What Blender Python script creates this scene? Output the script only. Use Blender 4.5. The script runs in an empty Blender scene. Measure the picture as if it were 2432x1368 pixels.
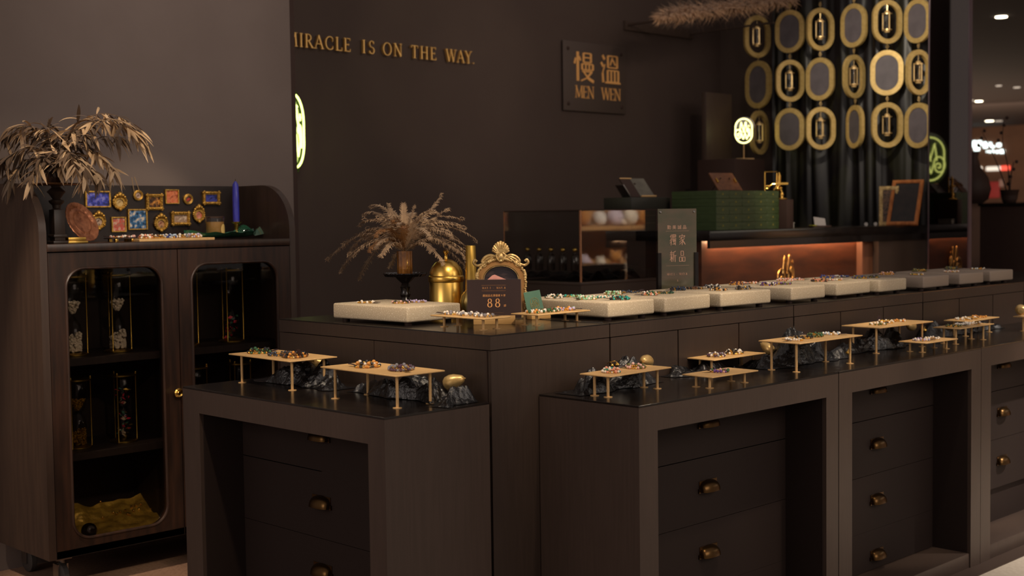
import bpy, bmesh, math, random
from mathutils import Vector, Matrix, noise
D = bpy.data
S = bpy.context.scene
C = S.collection
PI = math.pi
R = math.radians

# ------------------------------------------------------------------ camera
IMW, IMH = 2432, 1368
FPX = 3123.37
YAW, PITCH, ROLL = R(45.34308), R(3.08770), R(-0.76739)
EYE = Vector((0, 0, 1.335))
FW = Vector((math.cos(YAW)*math.cos(PITCH), math.sin(YAW)*math.cos(PITCH), -math.sin(PITCH)))
_r = Vector((math.sin(YAW), -math.cos(YAW), 0))
_u = _r.cross(FW)
RT = _r*math.cos(ROLL) + _u*math.sin(ROLL)
UP = -_r*math.sin(ROLL) + _u*math.cos(ROLL)
cam_d = D.cameras.new('camera')
cam = D.objects.new('camera', cam_d)
C.objects.link(cam)
M4 = Matrix((( RT.x, UP.x, -FW.x, EYE.x), (RT.y, UP.y, -FW.y, EYE.y), (RT.z, UP.z, -FW.z, EYE.z), (0, 0, 0, 1)))
cam.matrix_world = M4
cam_d.sensor_width = 36
cam_d.lens = FPX/IMW*36
cam_d.clip_start = .05
cam_d.clip_end = 200
cam_d.dof.use_dof = True
cam_d.dof.focus_distance = 4.1
cam_d.dof.aperture_fstop = 3.5
S.camera = cam
FACE = math.atan2(RT.y, RT.x)         # heading of something that faces the lens squarely

# ------------------------------------------------------------------ world, exposure, lights
S.view_settings.view_transform = 'Standard'
S.view_settings.look = 'None'
S.view_settings.exposure = 0.0
S.view_settings.gamma = 1.0
S.view_settings.use_curve_mapping = False
w = D.worlds.new('world')
S.world = w
w.use_nodes = True
w.node_tree.nodes['Background'].inputs[0].default_value = (1.0, .84, .76, 1)
w.node_tree.nodes['Background'].inputs[1].default_value = .25

def aim(o, target):
    o.rotation_euler = (Vector(target) - o.location).to_track_quat('-Z', 'Y').to_euler()

def spot(loc, target, watt, deg, col=(1, .74, .46), blend=.6, rad=.04, name='spot_light'):
    d = D.lights.new(name, 'SPOT')
    d.energy = watt; d.color = col; d.spot_size = R(deg); d.spot_blend = blend; d.shadow_soft_size = rad
    o = D.objects.new(name, d); C.objects.link(o); o.location = loc; aim(o, target)
    return o

def area(loc, target, watt, sx, sy, col, name='area_light'):
    d = D.lights.new(name, 'AREA')
    d.shape = 'RECTANGLE'; d.size = sx; d.size_y = sy; d.energy = watt; d.color = col
    o = D.objects.new(name, d); C.objects.link(o); o.location = loc; aim(o, target)
    return o

WARM = (1, .80, .58)
# soft light of the mall hall behind and to the right of the camera, with an added fill from the left
area((3.6, -3.0, 3.4), (4.2, 2.6, .4), 90, 4.5, 2.0, (1, .86, .74))
area((-2.6, 2.6, 2.3), (2.2, 3.2, .4), 40, 2.6, 1.8, (1, .84, .74))  # unseen fill on the left, added to lift the left counter's dark opening
spot((6.2, .6, 3.0), (5.8, 1.8, 0), 520, 50, (1, .88, .76), .8)
# track spots over the counters
spot((2.35, 1.75, 2.85), (2.85, 3.0, 1.05), 105, 34, WARM)
spot((3.15, 1.7, 2.85), (3.35, 2.85, 1.05), 80, 32, WARM)
spot((3.9, 1.9, 2.85), (4.33, 2.86, 1.05), 92, 25, WARM, .35)
spot((1.6, 2.6, 2.85), (2.3, 3.1, .9), 95, 30, WARM)
spot((2.8, 1.4, 2.85), (3.0, 2.42, .88), 58, 24, WARM)
spot((3.8, 1.35, 2.85), (3.75, 2.42, .88), 105, 25, WARM)
spot((4.45, 1.8, 2.85), (4.45, 2.36, .88), 88, 15, WARM)
spot((5.15, 1.8, 2.85), (5.15, 2.40, .88), 88, 15, WARM)
# wall washer on the grey wall, cabinet spots, back wall, curtain, cash counter, floor
spot((2.75, 3.3, 2.95), (2.95, 4.95, 2.05), 34, 56, (1, .86, .77), 1.0)
spot((2.5, 3.3, 2.9), (2.72, 4.72, 1.34), 85, 21, WARM, .5)
spot((1.9, 3.6, 2.9), (2.2, 4.6, 1.68), 70, 22, WARM, 1.0)
spot((1.75, 2.4, 1.95), (2.5, 4.66, .78), 62, 28, (1, .84, .66), .8)
spot((1.9, 2.8, 1.62), (2.42, 4.62, .2), 60, 15, (1, .84, .6), .8)
spot((4.2, 3.9, 2.9), (4.6, 5.8, 2.1), 10, 80, (1, .82, .68), .9)
spot((5.4, 3.4, 2.9), (6.3, 5.8, 1.9), 36, 70, (1, .82, .68), .9)
spot((5.6, 3.4, 2.95), (7.75, 4.35, 2.2), 160, 34, (1, .88, .70), .7)
spot((4.6, 3.0, 2.95), (5.2, 5.8, 2.25), 26, 30, WARM)
spot((5.4, 3.0, 2.95), (6.7, 4.4, 1.35), 120, 30, WARM)
area((10.6, -1.0, 3.0), (6.5, 3.2, .6), 22, 3.4, 1.1, (1, .86, .68))  # unseen panel added so the gold wall letters catch a glint
area((19, 11, .6), (19.01, 11, 3), 130, 6, 6, (1, .74, .54))  # unseen upward fill, stands in for bounced light on the mall ceiling
area((20, 11, 2.9), (27, 13, 1.2), 120, 5, 3, (1, .78, .6))  # unseen fill added to brighten the far mall walls
spot((1.0, 4.0, 2.9), (2.5, 4.55, 0), 220, 22, WARM)

# ------------------------------------------------------------------ pixel of the photograph -> point on a plane of the place
def ray(px, py):
    return FW + RT*((px - IMW/2)/FPX) - UP*((py - IMH/2)/FPX)
def onz(px, py, z):
    d = ray(px, py); return EYE + d*((z - EYE.z)/d.z)
def onx(px, py, x):
    d = ray(px, py); return EYE + d*((x - EYE.x)/d.x)
def ony(px, py, y):
    d = ray(px, py); return EYE + d*((y - EYE.y)/d.y)
def deep(px, py, dist):
    return EYE + ray(px, py)*dist

# ------------------------------------------------------------------ materials
def lin(c):
    return tuple((v/255/12.92 if v <= 10 else ((v/255 + .055)/1.055)**2.4) for v in c)
def mat(name, c1, c2=None, rough=.5, metal=0.0, scale=20, stretch=(1, 1, 1), bump=0.0, bscale=None, spec=.5, coat=0.0,
        emit=None, estr=0.0, trans=0.0, lo=.35, hi=.65, detail=4, alpha=1.0, sheen=0.0, rvar=0.0):
    m = D.materials.new(name); m.use_nodes = True
    nt = m.node_tree; b = nt.nodes['Principled BSDF']
    c1 = lin(c1)
    b.inputs['Base Color'].default_value = (*c1, 1)
    b.inputs['Roughness'].default_value = rough
    b.inputs['Metallic'].default_value = metal
    b.inputs['Specular IOR Level'].default_value = spec
    b.inputs['Coat Weight'].default_value = coat
    b.inputs['Coat Roughness'].default_value = .08
    b.inputs['Transmission Weight'].default_value = trans
    b.inputs['Alpha'].default_value = alpha
    if sheen: b.inputs['Sheen Weight'].default_value = sheen
    if emit:
        b.inputs['Emission Color'].default_value = (*emit, 1)
        b.inputs['Emission Strength'].default_value = estr
    if c2 or bump or rvar:
        tc = nt.nodes.new('ShaderNodeTexCoord'); mp = nt.nodes.new('ShaderNodeMapping')
        mp.inputs['Scale'].default_value = stretch
        nt.links.new(tc.outputs['Object'], mp.inputs['Vector'])
        n = nt.nodes.new('ShaderNodeTexNoise'); n.inputs['Scale'].default_value = scale; n.inputs['Detail'].default_value = detail
        nt.links.new(mp.outputs[0], n.inputs['Vector'])
        if c2:
            rp = nt.nodes.new('ShaderNodeValToRGB')
            rp.color_ramp.elements[0].position = lo; rp.color_ramp.elements[1].position = hi
            rp.color_ramp.elements[0].color = (*c1, 1); rp.color_ramp.elements[1].color = (*lin(c2), 1)
            nt.links.new(n.outputs['Fac'], rp.inputs['Fac']); nt.links.new(rp.outputs[0], b.inputs['Base Color'])
        if rvar:
            mr = nt.nodes.new('ShaderNodeMapRange'); mr.inputs['To Min'].default_value = rough - rvar; mr.inputs['To Max'].default_value = rough + rvar
            nt.links.new(n.outputs['Fac'], mr.inputs['Value']); nt.links.new(mr.outputs[0], b.inputs['Roughness'])
        if bump:
            n2 = nt.nodes.new('ShaderNodeTexNoise'); n2.inputs['Scale'].default_value = bscale or scale; n2.inputs['Detail'].default_value = 5
            nt.links.new(mp.outputs[0], n2.inputs['Vector'])
            bp = nt.nodes.new('ShaderNodeBump'); bp.inputs['Strength'].default_value = bump; bp.inputs['Distance'].default_value = .01
            nt.links.new(n2.outputs['Fac'], bp.inputs['Height']); nt.links.new(bp.outputs[0], b.inputs['Normal'])
    return m
def emis(name, col, strength):
    m = D.materials.new(name); m.use_nodes = True
    nt = m.node_tree; nt.nodes.clear()
    e = nt.nodes.new('ShaderNodeEmission'); o = nt.nodes.new('ShaderNodeOutputMaterial')
    e.inputs[0].default_value = (*col, 1); e.inputs[1].default_value = strength
    nt.links.new(e.outputs[0], o.inputs[0])
    return m
def glass(name, tint=(1, 1, 1), refl=1.0, rough=.02):
    m = D.materials.new(name); m.use_nodes = True
    nt = m.node_tree; nt.nodes.clear()
    t = nt.nodes.new('ShaderNodeBsdfTransparent'); t.inputs[0].default_value = (*tint, 1)
    g = nt.nodes.new('ShaderNodeBsdfGlossy'); g.inputs['Roughness'].default_value = rough
    ge = nt.nodes.new('ShaderNodeNewGeometry'); dt = nt.nodes.new('ShaderNodeVectorMath'); dt.operation = 'DOT_PRODUCT'
    nt.links.new(ge.outputs['Normal'], dt.inputs[0]); nt.links.new(ge.outputs['Incoming'], dt.inputs[1])
    def mth(op, a, b=None):
        n = nt.nodes.new('ShaderNodeMath'); n.operation = op
        for i, v in enumerate((a, b)):
            if v is None: continue
            if isinstance(v, (int, float)): n.inputs[i].default_value = v
            else: nt.links.new(v, n.inputs[i])
        return n.outputs[0]
    c = mth('SUBTRACT', 1.0, mth('ABSOLUTE', dt.outputs['Value']))
    k = mth('MULTIPLY', mth('ADD', .04, mth('MULTIPLY', mth('POWER', c, 5.0), .96)), refl)   # Schlick reflectance, the same from both sides
    mx = nt.nodes.new('ShaderNodeMixShader'); o = nt.nodes.new('ShaderNodeOutputMaterial')
    nt.links.new(k, mx.inputs[0])
    nt.links.new(t.outputs[0], mx.inputs[1]); nt.links.new(g.outputs[0], mx.inputs[2]); nt.links.new(mx.outputs[0], o.inputs[0])
    return m

m_black = mat('black_wood', (67, 54, 47), (72, 58, 51), rough=.42, scale=9, stretch=(14, 14, .7), spec=.4)
m_black2 = mat('black_wood_tall', (53, 42, 36), (58, 46, 40), rough=.42, scale=9, stretch=(14, 14, .7), spec=.4)
m_top = mat('counter_top_black', (26, 21, 19), (33, 27, 24), rough=.19, scale=30, spec=.5, rvar=.04)
m_dark = mat('drawer_black', (58, 42, 37), rough=.6, spec=.25)
m_drawer = mat('drawer_wood_black', (41, 31, 28), rough=.65, spec=.2)
m_walnut = mat('dark_walnut', (40, 28, 23), (60, 39, 29), rough=.34, scale=5, stretch=(9, 9, .8), bump=.04, spec=.5)
m_walnut2 = mat('cabinet_interior', (30, 22, 19), (38, 27, 22), rough=.5, scale=6, stretch=(8, 8, .8), spec=.3)
m_panel = mat('mahogany_panel', (96, 54, 34), (66, 36, 25), rough=.45, scale=4, stretch=(1.2, 1.2, 5), detail=6)
m_brass = mat('brushed_brass', (220, 180, 124), (210, 168, 110), rough=.5, metal=.12, scale=120, stretch=(1, 12, 1), bump=.02)
m_gold = mat('polished_gold', (232, 184, 92), rough=.2, metal=1.0)
m_oldgold = mat('antique_gold', (206, 176, 120), (150, 122, 76), rough=.4, metal=.55, scale=60, bump=.25, bscale=90)
m_canister = mat('aged_brass', (240, 200, 108), (210, 164, 74), rough=.3, metal=1.0, scale=9, stretch=(3, 3, .6), rvar=.08)
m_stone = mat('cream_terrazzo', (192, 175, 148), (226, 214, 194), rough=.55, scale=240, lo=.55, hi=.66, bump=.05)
m_stone_g = mat('grey_terrazzo', (146, 130, 116), (164, 148, 134), rough=.55, scale=260, lo=.58, hi=.70, bump=.05)  # darker, greyer stone for the last three slabs
m_gauze = mat('black_gauze', (9, 9, 11), (20, 20, 24), rough=.30, scale=60, bump=.6, bscale=70, spec=.8)
m_glass = glass('clear_glass')
m_pane = glass('cabinet_glass', (.82, .80, .78), .75)
m_case = glass('showcase_glass', (.86, .86, .85), 1.7)
m_acryl = glass('acrylic', (.95, .95, .95), 1.0)
m_wallgrey = mat('wall_grey', (106, 93, 87), (111, 98, 92), rough=.8, scale=3, bump=.05, bscale=240)
m_wallblack = mat('wall_charcoal', (70, 57, 52), (74, 61, 55), rough=.72, scale=2, bump=.04, bscale=220, spec=.3)
m_letter = mat('gold_letter', (250, 200, 122), rough=.24, metal=.75)
m_pear = mat('gold_leaf', (220, 188, 128), (198, 162, 100), rough=.34, metal=.6, scale=40, bump=.12)
m_tag = mat('tag_card', (48, 30, 32), rough=.5)
m_wood = mat('pale_wood', (206, 164, 104), (190, 146, 88), rough=.55, scale=8, stretch=(1, 10, 10))
m_steel = mat('steel', (150, 146, 142), rough=.3, metal=1.0)
m_rubber = mat('grey_rubber', (60, 56, 54), rough=.6)

# ------------------------------------------------------------------ mesh builder
class G:
    def __init__(s, M=None):
        s.v = []; s.f = []; s.m = []; s.s = []; s.M = M or Matrix.Identity(4)
    def add(s, vs, fs, m=0, smooth=True):
        n = len(s.v); M = s.M
        s.v += [tuple(M @ Vector(p)) for p in vs]
        for f in fs:
            s.f.append(tuple(i + n for i in f)); s.m.append(m); s.s.append(smooth)
        return s
    def box(s, x0, x1, y0, y1, z0, z1, m=0, bev=0.0, seg=2):
        if not bev:
            vs = [(x, y, z) for z in (z0, z1) for y in (y0, y1) for x in (x0, x1)]
            return s.add(vs, [(0, 2, 3, 1), (4, 5, 7, 6), (0, 1, 5, 4), (2, 6, 7, 3), (0, 4, 6, 2), (1, 3, 7, 5)], m, False)
        bm = bmesh.new(); bmesh.ops.create_cube(bm, size=1)
        for v in bm.verts:
            v.co = Vector(((x0+x1)/2 + v.co.x*(x1-x0), (y0+y1)/2 + v.co.y*(y1-y0), (z0+z1)/2 + v.co.z*(z1-z0)))
        bmesh.ops.bevel(bm, geom=bm.edges[:], offset=bev, segments=seg, profile=.5, affect='EDGES')
        bm.verts.index_update()
        s.add([v.co[:] for v in bm.verts], [[v.index for v in f.verts] for f in bm.faces], m, True); bm.free()
        return s
    def tube(s, pts, r, n=8, m=0, caps=True, closed=False, smooth=True):
        pts = [Vector(p) for p in pts]; L = len(pts)
        rr = r if isinstance(r, (list, tuple)) else [r]*L
        vs = []; fs = []; prev = None
        for i, p in enumerate(pts):
            a = pts[(i-1) % L] if (closed or i) else p; b = pts[(i+1) % L] if (closed or i < L-1) else p
            t = (b - a)
            t = t.normalized() if t.length > 1e-9 else Vector((0, 0, 1))
            if prev is None:
                q = Vector((0, 0, 1)) if abs(t.z) < .9 else Vector((1, 0, 0)); u = t.cross(q).normalized()
            else:
                u = (prev - t*prev.dot(t)); u = u.normalized() if u.length > 1e-6 else t.orthogonal().normalized()
            prev = u; wv = t.cross(u)
            vs += [p + (u*math.cos(2*PI*k/n) + wv*math.sin(2*PI*k/n))*rr[i] for k in range(n)]
        for i in range(L if closed else L-1):
            j = (i+1) % L
            fs += [(i*n+k, i*n+(k+1) % n, j*n+(k+1) % n, j*n+k) for k in range(n)]
        if caps and not closed:
            fs += [tuple(range(n))[::-1], tuple((L-1)*n + k for k in range(n))]
        return s.add(vs, fs, m, smooth)
    def lathe(s, prof, n=24, c=(0, 0, 0), m=0, rib=0.0, nrib=0):
        vs = []; fs = []
        for r, z in prof:
            for k in range(n):
                a = 2*PI*k/n; q = r*(1 + rib*math.cos(nrib*a)) if nrib else r
                vs.append((c[0] + q*math.cos(a), c[1] + q*math.sin(a), c[2] + z))
        for i in range(len(prof)-1):
            fs += [(i*n+k, i*n+(k+1) % n, (i+1)*n+(k+1) % n, (i+1)*n+k) for k in range(n)]
        if prof[0][0] > 1e-6: fs.append(tuple(range(n))[::-1])
        if prof[-1][0] > 1e-6: fs.append(tuple((len(prof)-1)*n + k for k in range(n)))
        return s.add(vs, fs, m)
    def ball(s, c, r, m=0, n=10, k=6, sc=(1, 1, 1)):
        vs = [(c[0], c[1], c[2] - r*sc[2])]; fs = []
        for i in range(1, k):
            t = PI*i/k
            vs += [(c[0] + r*sc[0]*math.sin(t)*math.cos(2*PI*j/n), c[1] + r*sc[1]*math.sin(t)*math.sin(2*PI*j/n), c[2] - r*sc[2]*math.cos(t)) for j in range(n)]
        vs.append((c[0], c[1], c[2] + r*sc[2])); e = len(vs) - 1
        fs += [(0, 1 + (j+1) % n, 1 + j) for j in range(n)]
        for i in range(k-2):
            a = 1 + i*n; b = a + n
            fs += [(a+j, a+(j+1) % n, b+(j+1) % n, b+j) for j in range(n)]
        a = 1 + (k-2)*n
        fs += [(a+j, a+(j+1) % n, e) for j in range(n)]
        return s.add(vs, fs, m)
    def prism(s, poly, d0, d1, m=0, axis='z', smooth=False):
        # poly in 2D; axis z: (x,y,d), y: (x,d,z), x: (d,y,z)
        def P(p, d): return (p[0], p[1], d) if axis == 'z' else (p[0], d, p[1]) if axis == 'y' else (d, p[0], p[1])
        n = len(poly); vs = [P(p, d0) for p in poly] + [P(p, d1) for p in poly]
        fs = [tuple(range(n))[::-1], tuple(range(n, 2*n))]
        s.add(vs, fs, m, False)
        return s.add(vs, [(i, (i+1) % n, n + (i+1) % n, n + i) for i in range(n)], m, smooth)
    def frame(s, outer, inner, d0, d1, m=0, axis='y', smooth=False):
        # flat ring between two outlines with as many points, with thickness
        def P(p, d): return (p[0], p[1], d) if axis == 'z' else (p[0], d, p[1]) if axis == 'y' else (d, p[0], p[1])
        n = len(outer)
        vs = [P(p, d0) for p in outer] + [P(p, d0) for p in inner] + [P(p, d1) for p in outer] + [P(p, d1) for p in inner]
        fs = []
        for i in range(n):
            j = (i+1) % n
            fs += [(i, j, n+j, n+i), (2*n+i, 3*n+i, 3*n+j, 2*n+j), (i, 2*n+i, 2*n+j, j), (n+i, n+j, 3*n+j, 3*n+i)]
        return s.add(vs, fs, m, smooth)
    def sheet(s, fn, nu, nv, m=0, smooth=True):
        vs = [fn(i/nu, j/nv) for j in range(nv+1) for i in range(nu+1)]
        fs = [(j*(nu+1)+i, j*(nu+1)+i+1, (j+1)*(nu+1)+i+1, (j+1)*(nu+1)+i) for j in range(nv) for i in range(nu)]
        return s.add(vs, fs, m, smooth)
    def build(s, name, mats, parent=None, label=None):
        me = D.meshes.new(name); me.from_pydata(s.v, [], s.f)
        for x in (mats if isinstance(mats, (list, tuple)) else [mats]): me.materials.append(x)
        me.polygons.foreach_set('material_index', s.m); me.polygons.foreach_set('use_smooth', s.s)
        me.validate(); me.update()
        bm = bmesh.new(); bm.from_mesh(me); bmesh.ops.recalc_face_normals(bm, faces=bm.faces[:])
        for e in bm.edges:
            if len(e.link_faces) == 2 and e.calc_face_angle(0) > R(40): e.smooth = False
        bm.to_mesh(me); bm.free()
        o = D.objects.new(name, me); C.objects.link(o)
        if parent: o.parent = parent
        if label: o['label'] = label
        return o

def tag(o, label, cat, group=None):
    o['label'] = label; o['category'] = cat
    if group: o['group'] = group
    return o
def thing(name, label, cat, loc=(0, 0, 0), rz=0.0, group=None):
    o = D.objects.new(name, None); C.objects.link(o); o.location = loc; o.rotation_euler = (0, 0, rz)
    o.empty_display_size = .05
    return tag(o, label, cat, group)
def struct(o):
    o['kind'] = 'structure'; return o
def dup(root, loc, rz, label, group=None):
    r = root.copy(); C.objects.link(r); r.location = loc; r.rotation_euler = (0, 0, rz); r['label'] = label
    if group: r['group'] = group
    def kids(a, b):
        for ch in list(a.children):
            c = ch.copy(); C.objects.link(c); c.parent = b; kids(ch, c)
    kids(root, r)
    return r
def rrect(x0, x1, y0, y1, r, n=8):
    out = []
    for cx, cy, a in ((x1-r, y1-r, 0), (x0+r, y1-r, 90), (x0+r, y0+r, 180), (x1-r, y0+r, 270)):
        out += [(cx + r*math.cos(R(a + 90*i/n)), cy + r*math.sin(R(a + 90*i/n))) for i in range(n+1)]
    return out
def rectlike(x0, x1, y0, y1, n=8):
    # points on a sharp rectangle matched one to one with rrect
    out = []
    for cx, cy, a in ((x1, y1, 0), (x0, y1, 90), (x0, y0, 180), (x1, y0, 270)):
        out += [(cx, cy)]*(n+1)
    return out
def ell(cx, cy, rx, ry, n=32, a0=0):
    return [(cx + rx*math.cos(a0 + 2*PI*i/n), cy + ry*math.sin(a0 + 2*PI*i/n)) for i in range(n)]
def stadium(hw, hh, n=16):
    return [(hw*math.cos(PI*i/n), hh - hw + hw*math.sin(PI*i/n)) for i in range(n+1)] + [(-hw*math.cos(PI*i/n), -(hh - hw) - hw*math.sin(PI*i/n)) for i in range(n+1)]
def spline(pts, n=6):
    pts = [Vector(p) for p in pts]; out = []
    for i in range(len(pts)-1):
        p0 = pts[max(i-1, 0)]; p1 = pts[i]; p2 = pts[i+1]; p3 = pts[min(i+2, len(pts)-1)]
        for k in range(n):
            t = k/n
            out.append(.5*((2*p1) + (p2-p0)*t + (2*p0-5*p1+4*p2-p3)*t*t + (3*p1-p0-3*p2+p3)*t**3))
    return out + [pts[-1]]

# ------------------------------------------------------------------ the setting
ZL, ZU = .8245, 1.008
YW, XC = 5.80, 7.90                    # charcoal wall behind, curtain wall on the right
m_floor = mat('floor_terrazzo', (150, 118, 98), (128, 98, 80), rough=.45, scale=90, lo=.45, hi=.6)
m_floor2 = mat('floor_beige_stone', (206, 194, 178), (194, 181, 164), rough=.4, scale=60)
struct(G().box(-9, 8.3, 2.19, 9, -.1, 0).build('floor', m_floor))
struct(G().box(-9, 40, -12, 2.19, -.1, 0).build('floor_mall', m_floor2))
struct(G().box(2.6, 7.2, 2.188, 2.30, 0, .003).build('trim_2', m_black))
struct(G().box(8.3, 40, 2.19, 18, -.1, 0).build('floor_far', m_floor2))
struct(G().box(1.0, 3.505, 4.95, 5.05, 0, 3.3).build('wall_left', m_wallgrey))
struct(G().box(3.506, 3.53, 4.952, 5.05, 0, 3.3).build('wall_end_strip', m_dark))  # thin dark strip along the end of the grey wall
struct(G().box(3.3, XC, YW, YW+.1, 0, 3.3).build('wall_back', m_wallblack))
struct(G().box(XC, XC+.1, 3.92, YW+.1, 0, 3.3).build('wall_right', m_wallblack))

# ------------------------------------------------------------------ display counters
def pull_bm():
    g = G()
    def fn(u, v):
        p = PI*u; q = max(math.sin(p), 0)**.45; t = PI/2*v
        return (-.043*math.cos(p), -.028*q*math.sin(t), .034*q*math.cos(t) - .006)
    g.sheet(fn, 20, 8)
    g.box(-.044, .044, -.002, 0, -.006, .027)
    g.box(-.049, -.041, -.005, 0, -.009, .004).box(.041, .049, -.005, 0, -.009, .004)
    return g
PULL = pull_bm()
m_pull = mat('drawer_pull_brass', (88, 64, 36), rough=.3, metal=.95)
def low_counter(loc, rz, W, o0, o1, label, zpulls=(.70, .503, .302, .102)):
    t = thing('display_counter', label, 'display counter', loc, rz, 'low black display counters')
    H = ZL - .006; d = .372
    g = G()
    g.box(0, o0, 0, .30, .0, H).box(o1, W, 0, .30, .0, H).box(o0, o1, 0, .30, .749, H)
    g.box(0, .02, .30, d, 0, H).box(W-.02, W, .30, d, 0, H).box(.02, W-.02, d-.02, d, 0, H)
    g.build('frame', m_black, t)
    G().box(0, W, 0, d, H, ZL, bev=.0008, seg=1).build('top_panel', m_top, t)
    G().box(o0, o1, .004, .30, 0, .058, bev=.004).build('plinth', m_black, t)
    G().box(o0, o1, .17, .30, .058, .749).box(o0, o0+.004, .012, .17, .058, .749).box(o1-.004, o1, .012, .17, .058, .749).box(o0+.004, o1-.004, .012, .17, .745, .749).build('drawer_case', m_drawer, t)
    for zp in zpulls:
        dr = G().box(o0+.005, o1-.005, .15, .17, zp-.0997 if zp > .15 else .06, min(zp+.0997, .744)).build('drawer', m_drawer, t)
        p = PULL.build('cup_pull', m_pull, dr); p.location = ((o0+o1)/2, .15, zp)
    return t
low_counter((2.122, 3.607, 0), -PI/2, .987, .093, .917, 'low black drawer counter under two tall brass stands, facing left beside the glass cabinet')
low_counter((2.701, 2.256, 0), 0, .997, .079, .926, 'low black drawer counter nearest the camera, its plain dark end panel facing left')
low_counter((3.702, 2.256, 0), 0, .993, .080, .916, 'low black drawer counter in the middle of the front row, two seams beside it')
low_counter((4.698, 2.256, 0), 0, .997, .080, .918, 'low black drawer counter at the right edge of the picture', (.70, .503, .302))
low_counter((5.698, 2.256, 0), 0, .997, .080, .918, 'low black counter running out of the frame behind the far right brass stand', (.70, .503, .302))

def high_counter(loc, W, dpt, ndraw, label, side=False):
    t = thing('display_counter', label, 'display counter', loc, 0, 'tall black display counters')
    G().box(.002, W-.002, .012, dpt, 0, .962).build('body', m_dark, t)
    G().box(0, W-.003, 0, dpt, .966, ZU-.004).build('fascia', m_black2, t)
    G().box(0, W-.003, 0, dpt, ZU-.0039, ZU).build('top_panel', m_top, t)
    for i in range(ndraw):
        a = W*i/ndraw + .002; b = W*(i+1)/ndraw - .004
        G().box(a, b, 0, .014, .02 if side else .40, .9635).build('drawer_front', m_black2, t)
    if side:
        for i in range(2):
            G().box(0, .014, .016 + i*.5, .512 + i*.5, .02, .9635).build('side_panel', m_black2, t)
    return t
high_counter((2.512, 2.631, 0), .504, 1.014, 1, 'tall black corner counter carrying the brass canister and the ornate mirror', True)
for x0, x1, lab in ((3.018, 4.015, 'tall black counter unit beside the corner, under the first cream slabs'), (4.017, 4.955, 'tall black counter unit behind the second low counter, under the middle cream slabs'),
                    (4.957, 5.90, 'tall black counter unit under the grey slabs'), (5.902, 6.85, 'tall black counter unit at the far right end, top bare')):
    high_counter((x0, 2.631, 0), x1 - x0, .50, 3, lab)

# ------------------------------------------------------------------ cream slabs on the tall counters
SLABS = [('L', 2.575, 3.060, .228, .357, 2), ('A', 3.080, 2.692, .222, .390, -1), ('B', 3.348, 2.682, .262, .344, 3), ('C', 3.655, 2.686, .285, .330, -2),
         ('D', 4.070, 2.676, .232, .350, 1), ('E', 4.395, 2.688, .262, .350, 2), ('F', 4.688, 2.676, .228, .346, 1.5), ('G', 5.027, 2.666, .222, .320, 0),
         ('H', 5.350, 2.668, .208, .330, -2), ('I', 5.641, 2.670, .215, .320, -2)]
SLAB_LABEL = dict(L='cream speckled stone slab alone at the left end, in front of the brass canister', A='cream stone slab beside the green card, longest front of the right-hand row',
    B='cream stone slab second from the green card, green beads on top', C='cream stone slab below the standing acrylic sign, black and white beads on top',
    D='cream stone slab in front of the gold monogram, purple beads on top', E='cream stone slab right of the monogram, pink and gold beads on top',
    F='smaller cream stone slab with blue beads, last of the bright ones', G='grey slab right after the bright cream ones', H='grey slab, second from the right end of the row', I='grey slab at the far right end of the row')
SLABPOS = {}
for k, x, y, wd, dp, rz in SLABS:
    t = thing('stone_slab', SLAB_LABEL[k], 'stone slab', (x, y, ZU), R(rz), 'stone display slabs')
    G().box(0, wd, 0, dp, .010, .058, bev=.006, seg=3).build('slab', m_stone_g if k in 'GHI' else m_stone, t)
    for fx in (.03, wd-.03):
        for fy in (.03, dp-.03):
            G().lathe([(.012, 0), (.012, .0105)], 12, (fx, fy, 0)).build('foot', m_dark, t)
    SLABPOS[k] = (x, y, wd, dp, R(rz))
def on_slab(k, u, v):
    x, y, wd, dp, a = SLABPOS[k]
    lx, ly = u*wd, v*dp
    return (x + lx*math.cos(a) - ly*math.sin(a), y + lx*math.sin(a) + ly*math.cos(a), ZU + .058)

# ------------------------------------------------------------------ brass stands
def brass_stand(A, B, h):
    t = thing('brass_stand', 'x', 'display stand', (0, 0, 0), 0, 'brass display stands')
    G().box(-B/2, B/2, -A/2, A/2, h-.004, h, bev=.0012, seg=1).build('plate', m_brass, t)
    for sx in (-1, 1):
        for sy in (-1, 1):
            lx, ly = sx*(B/2 - .028), sy*(A/2 - .032)
            lg = G().lathe([(.0042, .002), (.0042, h-.004)], 12, (lx, ly, 0)).build('leg', m_brass, t)
            G().lathe([(.0125, 0), (.0125, .0016), (.004, .0022)], 20, (lx, ly, 0)).build('foot', m_brass, lg)
    return t
def stand_as(proto, loc, rz, label):
    if not proto.get('used'):
        proto['used'] = 1; proto.location = loc; proto.rotation_euler = (0, 0, rz); proto['label'] = label; return proto
    return dup(proto, loc, rz, label)
big = brass_stand(.345, .172, .0925); mid = brass_stand(.113, .285, .064); low = brass_stand(.114, .226, .038); wide = brass_stand(.160, .372, .097); tiny = brass_stand(.113, .240, .036)
tiny2 = brass_stand(.241, .109, .036); midb = brass_stand(.110, .286, .046)
STANDS = {}
def put(k, proto, x, y, z, rz, h, B, A, label):
    stand_as(proto, (x, y, z), R(rz), label); STANDS[k] = (x, y, z + h, R(rz), B, A)
put('T1', big, 2.348, 3.396, ZL, -1.5, .0925, .172, .345, 'tall square brass stand at the back of the left counter')
put('T2', big, 2.315, 2.867, ZL, -1.0, .0925, .172, .345, 'tall square brass stand at the front corner of the left counter')
put('T3', tiny2, 2.652, 2.863, ZU, -2, .036, .109, .241, 'low brass stand in front of the card sign with the big 88')
put('T4', tiny, 2.913, 2.779, ZU, 1.5, .036, .240, .113, 'low brass stand in front of the small green card')
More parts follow.
